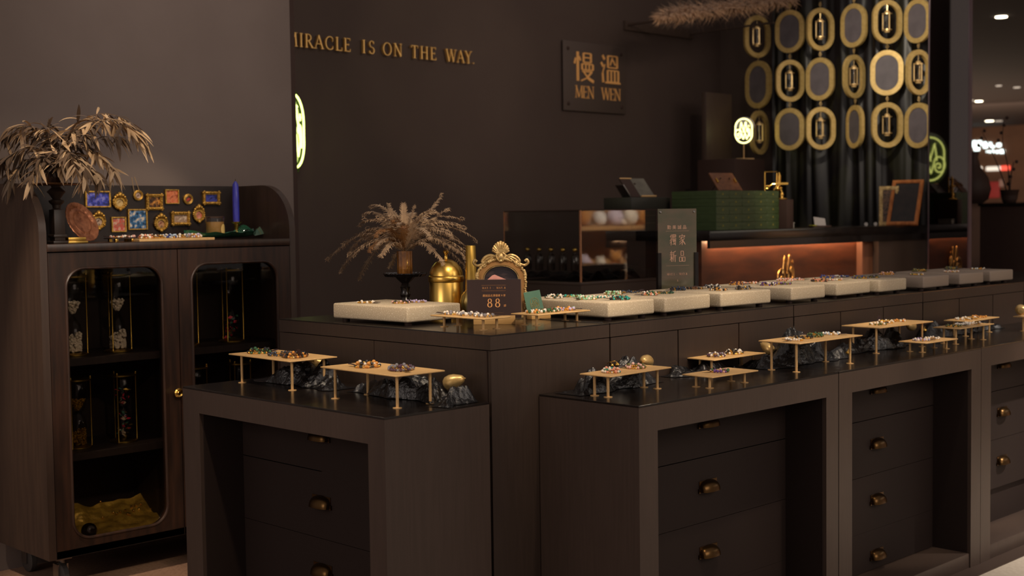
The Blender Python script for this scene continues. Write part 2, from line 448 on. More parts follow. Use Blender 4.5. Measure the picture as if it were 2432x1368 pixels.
put('T5', mid, 2.893, 2.462, ZL, 2.0, .064, .285, .113, 'brass stand at the left end of the front counters, turquoise beads on it')
put('T6', midb, 3.540, 2.578, ZL, 0, .046, .286, .110, 'brass stand at the back, above the small one with purple beads')
put('T7', low, 3.200, 2.354, ZL, -1.0, .038, .226, .114, 'small low brass stand at the front edge with one purple bracelet')
put('T8', wide, 3.767, 2.400, ZL, -1, .097, .372, .160, 'widest tall brass stand in the middle of the front counters')
put('T9', wide, 4.427, 2.490, ZL, -2, .097, .372, .160, 'tall brass stand behind the small low one, right of the widest stand')
put('T10', low, 4.487, 2.360, ZL, -2, .038, .226, .114, 'small low brass stand at the front edge on the right')
put('T11', mid, 4.862, 2.408, ZL, 0, .064, .285, .113, 'brass stand on the right with green and white beads')
put('T12', mid, 5.190, 2.535, ZL, 2, .064, .285, .113, 'brass stand on the far right behind the one with green and white beads')
put('T13', mid, 5.545, 2.40, ZL, 0, .064, .285, .113, 'brass stand cut off by the right picture edge')

# ------------------------------------------------------------------ lettering drawn stroke by stroke
SER = {  # cap height 1; (kind, ...) : l = line x0,y0,x1,y1,w ; a = arc cx,cy,rx,ry,deg0,deg1,w
 'A': (.78, [('l', .05, 0, .39, 1, .045), ('l', .37, 1, .72, 0, .11), ('l', .2, .36, .58, .36, .04), ('s', .06, 0), ('s', .72, 0)]),
 'C': (.82, [('a', .45, .5, .38, .48, 45, 315, .085), ('l', .72, .62, .72, .86, .04), ('l', .72, .14, .72, .3, .04)]),
 'E': (.64, [('l', .14, 0, .14, 1, .11), ('l', .14, .98, .56, .98, .045), ('l', .14, .52, .44, .52, .045), ('l', .14, .02, .58, .02, .045), ('l', .56, .82, .56, 1, .04), ('l', .58, 0, .58, .2, .04), ('l', .44, .44, .44, .6, .035), ('s', .14, 0), ('s', .14, .97)]),
 'H': (.86, [('l', .16, 0, .16, 1, .11), ('l', .7, 0, .7, 1, .11), ('l', .16, .52, .7, .52, .045), ('s', .16, 0), ('s', .16, .97), ('s', .7, 0), ('s', .7, .97)]),
 'I': (.34, [('l', .17, 0, .17, 1, .11), ('s', .17, 0), ('s', .17, .97)]),
 'L': (.62, [('l', .14, 0, .14, 1, .11), ('l', .14, .02, .56, .02, .045), ('l', .57, 0, .57, .24, .04), ('s', .14, 0), ('s', .14, .97)]),
 'M': (1.0, [('l', .14, 0, .18, 1, .05), ('l', .16, 1, .5, .05, .11), ('l', .5, .05, .82, 1, .045), ('l', .82, 1, .88, 0, .11), ('s', .13, 0), ('s', .88, 0), ('s', .16, .97), ('s', .85, .97)]),
 'N': (.86, [('l', .14, 0, .14, 1, .05), ('l', .12, 1, .72, .02, .11), ('l', .72, 0, .72, 1, .05), ('s', .14, 0), ('s', .12, .97), ('s', .72, .97)]),
 'O': (.90, [('a', .45, .5, .38, .48, 0, 360, .085)]),
 'R': (.72, [('l', .14, 0, .14, 1, .11), ('a', .3, .75, .24, .23, -90, 90, .08), ('l', .14, .98, .3, .98, .04), ('l', .14, .52, .3, .52, .04), ('l', .32, .52, .68, 0, .1), ('s', .14, 0), ('s', .14, .97), ('s', .7, 0)]),
 'S': (.58, [('a', .28, .74, .2, .24, 20, 270, .075), ('a', .28, .26, .22, .24, -160, 90, .085), ('l', .47, .76, .47, .96, .035), ('l', .07, .04, .07, .26, .035)]),
 'T': (.74, [('l', .37, 0, .37, 1, .11), ('l', .04, .98, .7, .98, .045), ('l', .05, .8, .05, 1, .04), ('l', .69, .8, .69, 1, .04), ('s', .37, 0)]),
 'W': (1.12, [('l', .06, 1, .32, 0, .11), ('l', .32, 0, .56, 1, .045), ('l', .54, 1, .8, 0, .11), ('l', .8, 0, 1.04, 1, .045), ('s', .08, .97), ('s', .55, .97), ('s', 1.03, .97)]),
 'Y': (.74, [('l', .06, 1, .37, .48, .11), ('l', .37, .48, .66, 1, .045), ('l', .37, 0, .37, .5, .11), ('s', .37, 0), ('s', .08, .97), ('s', .66, .97)]),
 '.': (.26, [('a', .1, .06, .03, .03, 0, 360, .06)]),
 '-': (.5, [('l', .08, .42, .4, .42, .06)]),
 '1': (.42, [('l', .22, 0, .22, 1, .11), ('l', .08, .82, .22, .97, .06), ('s', .22, 0)]),
 '6': (.58, [('a', .29, .3, .21, .28, 0, 360, .08), ('a', .56, .42, .48, .54, 100, 190, .07)]),
 '8': (.6, [('a', .3, .74, .18, .22, 0, 360, .12), ('a', .3, .26, .23, .25, 0, 360, .14)]),
 ' ': (.55, []),
}
def _line(x0, y0, x1, y1, w, w1=None):
    w1 = w if w1 is None else w1
    dx, dy = x1-x0, y1-y0; L = math.hypot(dx, dy) or 1; nx, ny = -dy/L/2, dx/L/2
    return [(x0+nx*w, y0+ny*w), (x0-nx*w, y0-ny*w), (x1-nx*w1, y1-ny*w1), (x1+nx*w1, y1+ny*w1)]
def strokes_into(g, strokes, sx, sy, ox, oy, d0, d1, m=0):
    i = 0
    for s in strokes:
        i += 1; e = (i % 7)*1.5e-5*(1 if d1 > d0 else -1)
        if s[0] == 'l':
            poly = _line(*s[1:6])
            g.prism([(ox + p[0]*sx, oy + p[1]*sy) for p in poly], d0, d1 + e, m, 'y')
        elif s[0] == 's':
            x, y = s[1:3]
            g.prism([(ox + p[0]*sx, oy + p[1]*sy) for p in ((x-.13, y), (x+.13, y), (x+.13, y+.035), (x-.13, y+.035))], d0, d1 + e, m, 'y')
        elif s[0] == 'a':
            cx, cy, rx, ry, a0, a1, wv = s[1:8]; n = max(8, int(abs(a1-a0)/14))
            o = []; q = []
            for k in range(n+1):
                a = R(a0 + (a1-a0)*k/n); wk = wv*(.45 + .55*abs(math.cos(a)))
                o.append((ox + (cx + (rx + wk/2)*math.cos(a))*sx, oy + (cy + (ry + wk/2)*math.sin(a))*sy))
                q.append((ox + (cx + (rx - wk/2)*math.cos(a))*sx, oy + (cy + (ry - wk/2)*math.sin(a))*sy))
            for k in range(n):
                g.prism([o[k], o[k+1], q[k+1], q[k]], d0, d1 + e, m, 'y')
def serif_width(txt, h, track=.12):
    return sum((SER[c][0] + track)*h for c in txt) - track*h
def serif(g, txt, x, z, h, d0, d1, m=0, track=.12, small=1.0):
    for k, c in enumerate(txt):
        wd, st = SER[c]
        strokes_into(g, st, h, h, x, z, d0, d1, m)
        x += (wd + track)*h
    return x
V, Hh = .095, .045
def bx(x0, x1, y0, y1): return [('l', x0, y0, x0, y1, V), ('l', x1, y0, x1, y1, V), ('l', x0, y1, x1, y1, Hh), ('l', x0, y0, x1, y0, Hh)]
HAN = {
 '慢': [('l', .2, 1, .2, 0, .12), ('l', .1, .78, .03, .58, .08), ('l', .27, .84, .34, .7, .08)] + bx(.5, .88, .66, .97) + [('l', .5, .82, .88, .82, Hh)] + bx(.42, .98, .4, .6) +
       [('l', .61, .4, .61, .6, .07), ('l', .79, .4, .79, .6, .07), ('l', .42, .34, .95, .34, Hh), ('l', .92, .34, .66, .12, .08), ('l', .66, .12, .36, .01, .05), ('l', .5, .33, .72, .12, .07), ('l', .72, .12, 1.02, .0, .11)],
 '溫': [('l', .1, .97, .21, .83, .1), ('l', .02, .72, .13, .58, .1), ('l', .23, .66, .1, .36, .05), ('l', .1, .36, .13, .03, .1)] + bx(.4, .92, .56, .97) + [('l', .66, .92, .52, .64, .06), ('l', .66, .84, .82, .66, .07)] +
       bx(.38, .98, .06, .46) + [('l', .58, .06, .58, .46, .08), ('l', .78, .06, .78, .46, .08), ('l', .24, .03, 1.1, .03, .06)],
 '獨': [('l', .3, .98, .08, .76, .06), ('l', .22, .92, .28, .3, .08), ('l', .28, .3, .2, .02, .09), ('l', .28, .6, .04, .4, .05), ('l', .28, .4, .04, .2, .05)] + bx(.44, .96, .78, .97) +
       [('l', .61, .78, .61, .97, .06), ('l', .79, .78, .79, .97, .06), ('l', .5, .76, .38, .5, .06), ('l', .46, .68, .96, .68, Hh), ('l', .96, .68, .9, .02, .08)] + bx(.54, .8, .36, .56) + [('l', .67, .62, .67, .12, .07), ('l', .46, .11, .84, .14, Hh), ('l', .78, .24, .86, .08, .07)],
 '家': [('l', .5, 1, .5, .88, .08), ('l', .08, .86, .95, .86, Hh), ('l', .1, .87, .06, .7, .07), ('l', .94, .87, .84, .72, .07), ('l', .2, .73, .82, .73, Hh), ('l', .52, .73, .1, .5, .05), ('l', .4, .62, .56, .42, .07), ('l', .56, .42, .5, .03, .1),
       ('l', .46, .5, .08, .28, .05), ('l', .54, .34, .06, .08, .05), ('l', .86, .62, .58, .44, .06), ('l', .58, .46, 1.0, .08, .1)],
 '新': [('l', .27, 1, .27, .88, .08), ('l', .05, .85, .5, .85, Hh), ('l', .16, .82, .2, .68, .07), ('l', .4, .82, .34, .68, .06), ('l', .02, .64, .54, .64, Hh), ('l', .05, .45, .52, .45, Hh), ('l', .28, .64, .28, .02, V), ('l', .25, .42, .04, .14, .06), ('l', .32, .4, .48, .24, .08),
       ('l', .94, .97, .6, .86, .06), ('l', .63, .88, .61, .4, .09), ('l', .61, .4, .5, .03, .07), ('l', .62, .58, 1.02, .58, Hh), ('l', .84, .58, .84, 0, .1)],
 '品': bx(.3, .7, .56, .96) + bx(.06, .43, .04, .42) + bx(.57, .94, .04, .42),
}
def han(g, c, x, z, wd, h, d0, d1, m=0): strokes_into(g, HAN[c], wd, h, x, z, d0, d1, m)
def small_text(txt, size, mt, parent, x, y, z, label=None, name='lettering', squeeze=1.0):
    cu = D.curves.new('t', 'FONT'); cu.body = txt; cu.size = size; cu.align_x = 'CENTER'; cu.extrude = .0002
    o = D.objects.new('t', cu); C.objects.link(o); S.view_layers[0].update()
    me = D.meshes.new_from_object(o.evaluated_get(bpy.context.evaluated_depsgraph_get())); me.name = name
    D.objects.remove(o); D.curves.remove(cu)
    for v in me.vertices: v.co = Vector((v.co.x*squeeze, -v.co.z, v.co.y))
    me.materials.clear(); me.materials.append(mt)
    q = D.objects.new(name, me); C.objects.link(q); q.parent = parent; q.location = (x, y, z)
    return q
# the monogram: unit = height of the oval
MONO = dict(
 M=[[(-.168, -.045), (-.15, .12), (-.125, .27), (-.105, .335), (-.13, .352)], [(-.105, .335), (-.055, .16), (0, -.015)], [(0, -.015), (.03, .14), (.06, .31), (.08, .352), (.115, .335)], [(.085, .33), (.13, .12), (.19, -.05), (.255, -.22)]],
 curl=[(.255, -.22), (.26, -.06), (.235, .06), (.18, .095), (.13, .06), (.125, .0), (.16, -.02), (.185, .02), (.165, .045)],
 W=[[(-.115, -.02), (-.08, -.16), (-.02, -.345)], [(-.02, -.345), (.02, -.2), (.055, -.075), (.01, -.03), (-.03, -.05)], [(.055, -.075), (.09, -.2), (.125, -.345)], [(.125, -.345), (.18, -.22), (.235, -.1)]],
 loop=[(-.115, -.02), (-.16, .03), (-.25, .045), (-.34, -.02), (-.37, -.14), (-.33, -.27), (-.24, -.31), (-.15, -.27), (-.125, -.18), (-.17, -.11), (-.24, -.115), (-.265, -.17), (-.235, -.215), (-.195, -.19)])
def mono_into(g, h, r, d=0, m=0, oval=True, only=None):
    # drawn in the xz plane
    for key in ('M', 'W'):
        for pl in MONO[key]:
            g.tube([(p[0]*h, d, p[1]*h) for p in spline([(a, b, 0) for a, b in pl], 5)] if False else [(q.x*h, d, q.y*h) for q in spline([(a, b, 0) for a, b in pl], 5)], r, 8, m)
    for key in ('curl', 'loop'):
        g.tube([(q.x*h, d, q.y*h) for q in spline([(a, b, 0) for a, b in MONO[key]], 4)], r, 8, m)
    s4 = []
    for k in range(8):
        rr = .05 if k % 2 == 0 else .016
        s4.append((.215*h + rr*h*math.sin(PI*k/4)*.8, .2*h + rr*h*math.cos(PI*k/4)))
    g.prism(s4, d - r, d + r, m, 'y')
    if oval:
        g.tube([(x, d, z) for x, z in stadium(.355*h, .5*h, 14)], r*1.15, 8, m, closed=True)

# ------------------------------------------------------------------ bracelets
BC = dict(white=(236, 228, 216), pearl=(228, 216, 200), grey=(128, 126, 132), black=(22, 20, 22), green=(46, 92, 58), olive=(96, 98, 46), dgreen=(22, 58, 44), mint=(150, 206, 164), turq=(40, 150, 140), coral=(222, 150, 122),
          amber=(206, 140, 60), brown=(104, 66, 36), purple=(98, 58, 140), plum=(74, 40, 66), blue=(44, 58, 130), dblue=(36, 52, 78), pale=(176, 196, 216), lav=(186, 172, 208), pink=(224, 176, 164), gold=(224, 178, 96), crystal=(212, 214, 206))
BM = {k: mat('bead_' + k, v, rough=.14, spec=.6, coat=.4) for k, v in BC.items() if k != 'gold'}
BM['gold'] = m_gold
rng = random.Random(7)
BW = dict(white='white', pearl='pearl', grey='grey', black='black', green='green', olive='olive green', dgreen='dark green', mint='mint', turq='turquoise', coral='coral', amber='amber', brown='brown', purple='purple', plum='plum', blue='blue', dblue='dark blue', pale='pale blue', lav='lavender', pink='pink', gold='gold', crystal='clear')
def bracelet(loc, cols, where, r=.029, bead=.0040, coils=1, flat=.0, tagdir=None, upright=False, group='bead bracelets laid out for sale'):
    words = ' and '.join(BW[c] for c in cols[:3]) if len(cols) < 3 else f'{BW[cols[0]]}, {BW[cols[1]]} and {BW[cols[2]]}'
    t = thing('bracelet', f'{words} bead bracelet {where}', 'bracelet', loc, rng.random()*6, group)
    gb = G(); gg = G(); names = [c for c in cols if c != 'gold'] or ['gold']
    el = rng.uniform(.82, 1.0); a = rng.random()*6; na = 0
    for c in range(coils):
        rr = r*(1 - .2*c); ang = 0
        while ang < 2*PI - .12:
            b = bead*rng.uniform(.7, 1.25); gold = rng.random() < (.75 if cols[0] == 'gold' else .45 if 'gold' in cols else .25)
            if gold: b *= .62
            step = 2*b/rr*1.02
            ang += step/2
            wob = 1 + .06*math.sin(3*ang + a)
            p = (rr*wob*math.cos(ang), rr*el*wob*math.sin(ang), b + c*bead*1.5 + rng.uniform(0, .001))
            if gold: gg.ball(p, b, 0, 8, 5, (1, 1, 1))
            else:
                mi = na % len(names) if rng.random() < .75 else rng.randrange(len(names)); na += 1
                gb.ball(p, b, mi, 8, 6, (1, 1, 1))
            ang += step/2
    gg.tube([(r*.97*math.cos(2*PI*k/28), r*.97*el*math.sin(2*PI*k/28), bead*.8) for k in range(28)], .0009, 5, 0, closed=True)
    gb.build('bead_string', [BM[n] for n in names], t)
    gg.build('gold_spacer_ring', m_gold, t)
    td = tagdir if tagdir is not None else rng.random()*6
    g = G()
    if upright:
        g.M = Matrix.Translation((r*.9*math.cos(td), r*.9*math.sin(td), .002)) @ Matrix.Rotation(rng.random()*3, 4, 'Z') @ Matrix.Rotation(R(14), 4, 'X')
        g.box(-.006, .006, -.0006, .0006, 0, .026)
    else:
        g.M = Matrix.Translation((r*1.05*math.cos(td), r*1.05*math.sin(td), .004)) @ Matrix.Rotation(td + rng.uniform(-.6, .6), 4, 'Z') @ Matrix.Rotation(R(rng.uniform(-14, 4)), 4, 'Y')
        g.box(-.004, .024, -.008, .008, -.0006, .0006)
    g.build('price_tag', m_tag, t)
    return t
def on_stand(k, u, v):
    x, y, z, a, B, A = STANDS[k]
    lx, ly = (u - .5)*B, (v - .5)*A
    return (x + lx*math.cos(a) - ly*math.sin(a), y + lx*math.sin(a) + ly*math.cos(a), z)
W1 = {'T1': 'on the rear tall stand of the left counter', 'T2': 'on the front tall stand of the left counter', 'T3': 'on the low stand before the 88 sign', 'T4': 'on the low stand before the green card', 'T5': 'on the leftmost stand of the front counters',
      'T6': 'on the stand above the small purple one', 'T7': 'alone on the small front stand', 'T8': 'on the widest stand in the middle', 'T9': 'on the tall stand right of the widest one', 'T10': 'on the small front stand at the right',
      'T11': 'on the right stand before the last pair', 'T12': 'on the rear stand at the far right'}
STAND_B = {
 'T1': [(.40, .80, ['green', 'black', 'gold'], 2), (.45, .48, ['dblue', 'black'], 1), (.42, .24, ['amber', 'brown', 'black'], 2)],
 'T2': [(.45, .66, ['amber', 'black', 'pearl'], 2), (.52, .26, ['plum', 'grey', 'gold'], 2)],
 'T3': [(.5, .80, ['pearl', 'grey', 'gold'], 1), (.5, .52, ['grey', 'white'], 1), (.5, .23, ['white', 'gold', 'grey'], 1)],
 'T4': [(.22, .5, ['white', 'amber', 'green'], 1), (.48, .5, ['green', 'brown', 'pearl'], 1), (.76, .5, ['lav', 'amber', 'mint'], 1)],
 'T5': [(.26, .5, ['turq', 'pearl', 'coral'], 2), (.68, .55, ['olive', 'gold', 'pink'], 2)],
 'T6': [(.30, .5, ['plum', 'grey', 'pearl'], 2), (.66, .55, ['black', 'white', 'gold'], 2)],
 'T7': [(.50, .52, ['purple', 'green', 'pink'], 1)],
 'T8': [(.18, .42, ['pearl', 'white', 'gold'], 1), (.40, .52, ['black', 'gold'], 1), (.60, .56, ['olive', 'green', 'gold'], 2), (.86, .55, ['pale', 'white'], 1)],
 'T9': [(.25, .42, ['pearl', 'olive', 'white'], 1), (.48, .54, ['gold', 'pearl'], 2), (.74, .58, ['gold', 'amber', 'white'], 1)],
 'T10': [(.27, .5, ['lav', 'white', 'grey'], 1), (.66, .55, ['white', 'gold', 'pearl'], 1)],
 'T11': [(.2, .5, ['olive', 'dgreen', 'gold'], 1), (.5, .52, ['crystal', 'white'], 1), (.78, .5, ['white', 'pearl', 'gold'], 1)],
 'T12': [(.2, .5, ['crystal', 'pearl', 'gold'], 1), (.45, .5, ['gold', 'white'], 1), (.74, .5, ['amber', 'gold'], 1)]}
for k, lst in STAND_B.items():
    for i, (u, v, cols, co) in enumerate(lst):
        rr = .036 if k in ('T1', 'T2') else .028 if k not in ('T3', 'T4') else .029
        bracelet(on_stand(k, u, v), cols, W1[k], rr, .0047 if k in ('T1', 'T2', 'T3', 'T4') else .0041, co, upright=(k == 'T1' and i == 2) or (k == 'T9' and i == 1))
W2 = dict(L='on the lone left slab', A='on the slab beside the green card', B='on the second slab from the green card', C='on the slab below the acrylic sign', D='on the slab before the gold monogram', E='on the slab just right of the monogram', F='on the last bright slab',
          G='on the first grey slab', H='on the second grey slab from the right', I='on the grey slab at the far right')
SLAB_B = dict(
 L=[(.25, .72, ['gold', 'pearl']), (.48, .42, ['gold', 'pink', 'black']), (.76, .40, ['gold', 'lav'])],
 A=[(.25, .74, ['white', 'dgreen', 'pearl']), (.62, .72, ['turq', 'olive', 'mint']), (.30, .40, ['white', 'mint']), (.72, .38, ['turq', 'pearl', 'gold']), (.52, .14, ['black', 'turq', 'gold'])],
 B=[(.25, .76, ['mint', 'pearl', 'olive']), (.68, .80, ['dblue', 'gold']), (.35, .38, ['green', 'white', 'coral']), (.75, .42, ['dgreen', 'green', 'gold'])],
 C=[(.18, .70, ['black', 'dblue']), (.50, .70, ['brown', 'black', 'gold']), (.80, .66, ['white', 'black', 'grey']), (.42, .32, ['amber', 'pearl', 'black']), (.80, .24, ['grey', 'black', 'gold'])],
 D=[(.22, .78, ['plum', 'gold', 'amber']), (.62, .80, ['coral', 'pearl', 'gold']), (.30, .42, ['purple', 'black', 'white']), (.72, .40, ['purple', 'gold', 'olive'])],
 E=[(.20, .74, ['pink', 'coral', 'pearl']), (.56, .74, ['grey', 'pink', 'gold']), (.32, .36, ['coral', 'gold', 'black']), (.74, .34, ['gold', 'pearl', 'pink'])],
 F=[(.25, .76, ['blue', 'gold']), (.66, .74, ['blue', 'dblue', 'white']), (.32, .36, ['blue', 'olive', 'gold']), (.74, .34, ['olive', 'grey', 'black'])],
 G=[(.35, .66, ['amber', 'gold', 'pink']), (.55, .30, ['gold', 'olive', 'pearl'])],
 H=[(.40, .74, ['gold', 'olive']), (.50, .30, ['pink', 'pearl', 'gold'])],
 I=[(.30, .70, ['olive', 'black', 'gold']), (.60, .40, ['gold', 'crystal', 'amber'])])
for k, lst in SLAB_B.items():
    for i, (u, v, cols) in enumerate(lst):
        bracelet(on_slab(k, u, v), cols, W2[k], .030, .0037, 2 if (i % 2 == 0 and k != 'L') else 1)

# ------------------------------------------------------------------ black gauze, gold pears and gold cherries between the stands
def gauze(x, y, z, L, Wd, h, rz, seed, label):
    g = G(); rr = random.Random(seed); off = Vector((seed*3.7, seed*1.3, 0))
    def fn(u, v):
        px, py = (u-.5)*L, (v-.5)*Wd
        e = max(0, 1 - (2*abs(u-.5))**3)*max(0, 1 - (2*abs(v-.5))**3)
        n = noise.noise(Vector((px*11, py*13, 0)) + off)
        d1 = noise.voronoi(Vector((px*24, py*24, 5)) + off)[0]; d2 = noise.voronoi(Vector((px*58, py*58, 9)) + off)[0]
        zz = 1.4*h*max(0, e*(.50 + .85*n) + .30*(d1[1] - d1[0] - .25)*e**.5 + .10*(d2[1] - d2[0])*e**.5 - .06) + .0015
        jx = .03*noise.noise(Vector((px*12, py*12, 3)) + off); jy = .03*noise.noise(Vector((px*12, py*12, 7)) + off)
        return (px + jx*e**.3, py + jy, zz)
    g.sheet(fn, 130, 56)
    o = g.build('gauze_cloth', m_gauze)
    o.location = (x, y, z); o.rotation_euler = (0, 0, rz)
    return tag(o, label, 'cloth', 'crumpled black gauze on the counters')
gauze(2.40, 3.36, ZL, .42, .11, .080, PI/2, 1, 'crumpled black gauze under the rear tall stand of the left counter')
gauze(2.42, 2.87, ZL, .46, .11, .080, PI/2, 2, 'crumpled black gauze behind the front tall stand of the left counter')
gauze(2.405, 2.672, ZL, .15, .07, .050, .3, 3, 'crumpled black gauze spilling to the right edge of the left counter')
gauze(2.94, 2.562, ZL, .40, .10, .085, .05, 4, 'crumpled black gauze behind the leftmost stand of the front counters')
gauze(3.42, 2.585, ZL, .36, .09, .050, 0, 5, 'crumpled black gauze under the rear stand of the first front counter')
gauze(3.86, 2.515, ZL, .52, .14, .085, 0, 6, 'crumpled black gauze under and behind the widest stand')
gauze(4.42, 2.545, ZL, .46, .11, .082, 0, 7, 'crumpled black gauze under the tall stand right of the widest one')
gauze(5.20, 2.588, ZL, .66, .075, .085, 0, 8, 'crumpled black gauze along the back at the far right')
def pear(loc, s, rz, tilt, label):
    g = G(Matrix.Rotation(tilt, 4, 'Y'))
    g.lathe([(0, -.5*s), (.22*s, -.48*s), (.33*s, -.36*s), (.37*s, -.15*s), (.34*s, .08*s), (.25*s, .3*s), (.17*s, .46*s), (.1*s, .52*s), (0, .53*s)], 20)
    t = thing('gold_pear', label, 'ornament', loc, rz, 'gold pears among the stands')
    g.build('body', m_pear, t)
    g2 = G(Matrix.Rotation(tilt, 4, 'Y')); g2.tube([(0, 0, .5*s), (.01*s, 0, .56*s), (.03*s, 0, .60*s)], [.03*s, .024*s, .03*s], 8)
    g2.build('stem', m_pear, t)
    return t
P = onz
def at_top(px, py, zc): p = onz(px, py, zc); return (p.x, p.y, p.z)
pear(at_top(748, 862, ZL+.062), .052, R(-60), R(80), 'gold pear lying under the rear tall stand, beside a leg')
pear(at_top(1078, 906, ZL+.052), .060, R(-60), R(72), 'gold pear on black gauze at the right end of the left counter')
pear(at_top(1534, 858, ZL+.070), .056, R(200), R(80), 'gold pear on gauze behind the leftmost front stand')
pear(at_top(1822, 826, ZL+.055), .052, R(90), R(60), 'gold pear behind the left leg of the widest stand')
pear(at_top(2163, 774, ZL+.068), .050, R(180), R(78), 'gold pear below the right end of the tall stand')
p13 = on_stand('T13', .08, .80); pear((p13[0], p13[1], p13[2]+.028), .062, R(30), R(84), 'gold pear lying on the stand at the right picture edge')
def cherry(loc, s, rz, label):
    t = thing('gold_cherry', label, 'ornament', loc, rz, 'small gold cherries among the stands')
    G().ball((0, 0, s), s, 0, 12, 8).ball((s*2.1, s*.8, s*.8), s*.8, 0, 12, 8).build('fruit', m_gold, t)
    G().tube(spline([(0, 0, s*2), (s*1.2, .2*s, s*2.6), (s*3.2, 0, s*2.1), (s*4.5, 0, s*1.4)], 4), s*.14, 6).tube(spline([(s*2.1, s*.8, s*1.6), (s*3, .5*s, s*2.2), (s*4.4, 0, s*1.5)], 4), s*.13, 6).build('stem', m_gold, t)
    return t
cherry(at_top(1005, 925, ZL+.022), .008, .4, 'pair of small gold cherries by the right legs of the front tall stand')
cherry(at_top(1838, 856, ZL), .010, .1, 'pair of small gold cherries beside the left legs of the widest stand')
cherry(at_top(2014, 845, ZL), .009, .2, 'pair of small gold cherries at the right leg of the widest stand')
cherry(at_top(2196, 790, ZL+.03), .009, .3, 'pair of small gold cherries below the tall stand, near its right end')
cherry(at_top(1466, 872, ZL+.06), .007, 2.2, 'pair of small gold cherries behind the leftmost front stand')

# ------------------------------------------------------------------ corner of the tall counter
t = thing('lidded_canister', 'round brass canister with a domed lid and knob behind the lone left slab', 'canister', (2.95, 3.30, ZU))
G().lathe([(.055, 0), (.0575, .002), (.0575, .117), (.056, .119)], 48).build('body', m_canister, t)
lid = G().lathe([(.0595, .113), (.0610, .115), (.0610, .130), (.0595, .132), (.0570, .134), (.0555, .146), (.049, .162), (.036, .178), (.020, .187), (.007, .190)], 48).build('lid', m_canister, t)
G().lathe([(.008, .188), (.0065, .194), (.0055, .201), (.0065, .206), (.010, .211), (.0100, .215), (.006, .219), (0, .2195)], 24).build('knob', m_gold, lid)
t = thing('brass_tube', 'slim tapered brass cylinder standing between the canister and the ornate mirror', 'vase', (2.985, 3.215, ZU))
G().lathe([(.023, 0), (.0225, .03), (.0195, .12), (.0165, .232), (.0150, .234), (.0148, .228), (.0148, .15), (0, .15)], 32).build('body', mat('dull_brass', (176, 144, 70), (150, 118, 50), rough=.42, metal=.85, scale=12), t)
t = thing('ribbed_vase', 'round ribbed brass vase half hidden behind the 88 sign', 'vase', (2.962, 3.165, ZU))
G().lathe([(.022, 0), (.034, .008), (.048, .03), (.053, .05), (.048, .072), (.032, .09), (.018, .097), (.014, .104), (.017, .112), (.013, .112), (.011, .100), (0, .098)], 72, rib=.045, nrib=16).build('body', mat('ribbed_brass', (172, 148, 86), rough=.4, metal=.85), t)

# black cake stand, amber vase, dried fern
t = thing('cake_stand', 'black footed cake stand with a frilled rim behind the lone left slab', 'stand', (2.875, 3.425, ZU))
G().lathe([(.050, 0), (.052, .004), (.030, .012), (.018, .022), (.024, .030), (.016, .040), (.021, .048), (.015, .060), (.019, .070), (.014, .084), (.018, .096), (.013, .108), (.030, .124), (.034, .130)], 40).build('foot', m_top, t)
G().lathe([(.030, .129), (.066, .131), (.070, .136), (.074, .140), (.072, .143), (.066, .139), (0, .138)], 96, rib=.025, nrib=28).build('plate', mat('black_glass', (22, 18, 18), rough=.12, coat=.5), t)
VZ = ZU + .139
t = thing('amber_vase', 'fluted amber glass vase on the black cake stand, holding dried fern', 'vase', (2.875, 3.425, VZ))
m_amber = mat('amber_glass', (140, 92, 40), (96, 60, 24), rough=.14, scale=30, coat=.6, spec=.7)
G().lathe([(.024, 0), (.026, .003), (.0255, .03), (.026, .078), (.0235, .078), (.0225, .03), (.022, .006), (0, .006)], 60, rib=.04, nrib=12).build('body', m_amber, t)
m_fern = mat('dried_fern', (186, 156, 122), (124, 98, 72), rough=.75, scale=14, sheen=.2)
m_fern2 = mat('dried_fern_rust', (158, 112, 62), (112, 74, 42), rough=.75, scale=14)
root = Vector((2.875, 3.425, VZ + .070))
fern = thing('dried_fern', 'bunch of dried brown fern fronds fanning out of the amber vase', 'plant', root)
tips = [(780, 617, .10), (812, 638, .12), (856, 655, .16), (926, 634, .02), (858, 530, .1), (864, 556, .08), (820, 580, .1), (868, 506, .06), (885, 487, .05), (925, 495, .04), (958, 486, .02), (983, 491, 0), (1045, 470, .05), (1062, 496, .06), (1040, 505, .03), (1095, 522, .06),
        (1094, 540, .05), (1126, 566, .08), (1112, 590, .07), (1118, 616, .09), (1103, 632, .09), (1085, 600, -.05), (1070, 560, -.06), (1010, 520, -.1), (935, 530, -.1), (895, 555, -.12), (880, 590, -.1), (905, 610, -.12), (1050, 620, -.1), (1020, 560, -.15), (960, 545, -.14),
        (845, 600, .0), (1060, 530, .1), (915, 540, .12), (990, 545, .14), (1075, 575, .14), (875, 545, .0), (1030, 500, -.05), (1100, 605, 0), (900, 520, -.04), (970, 510, .1)]
fr = random.Random(3)
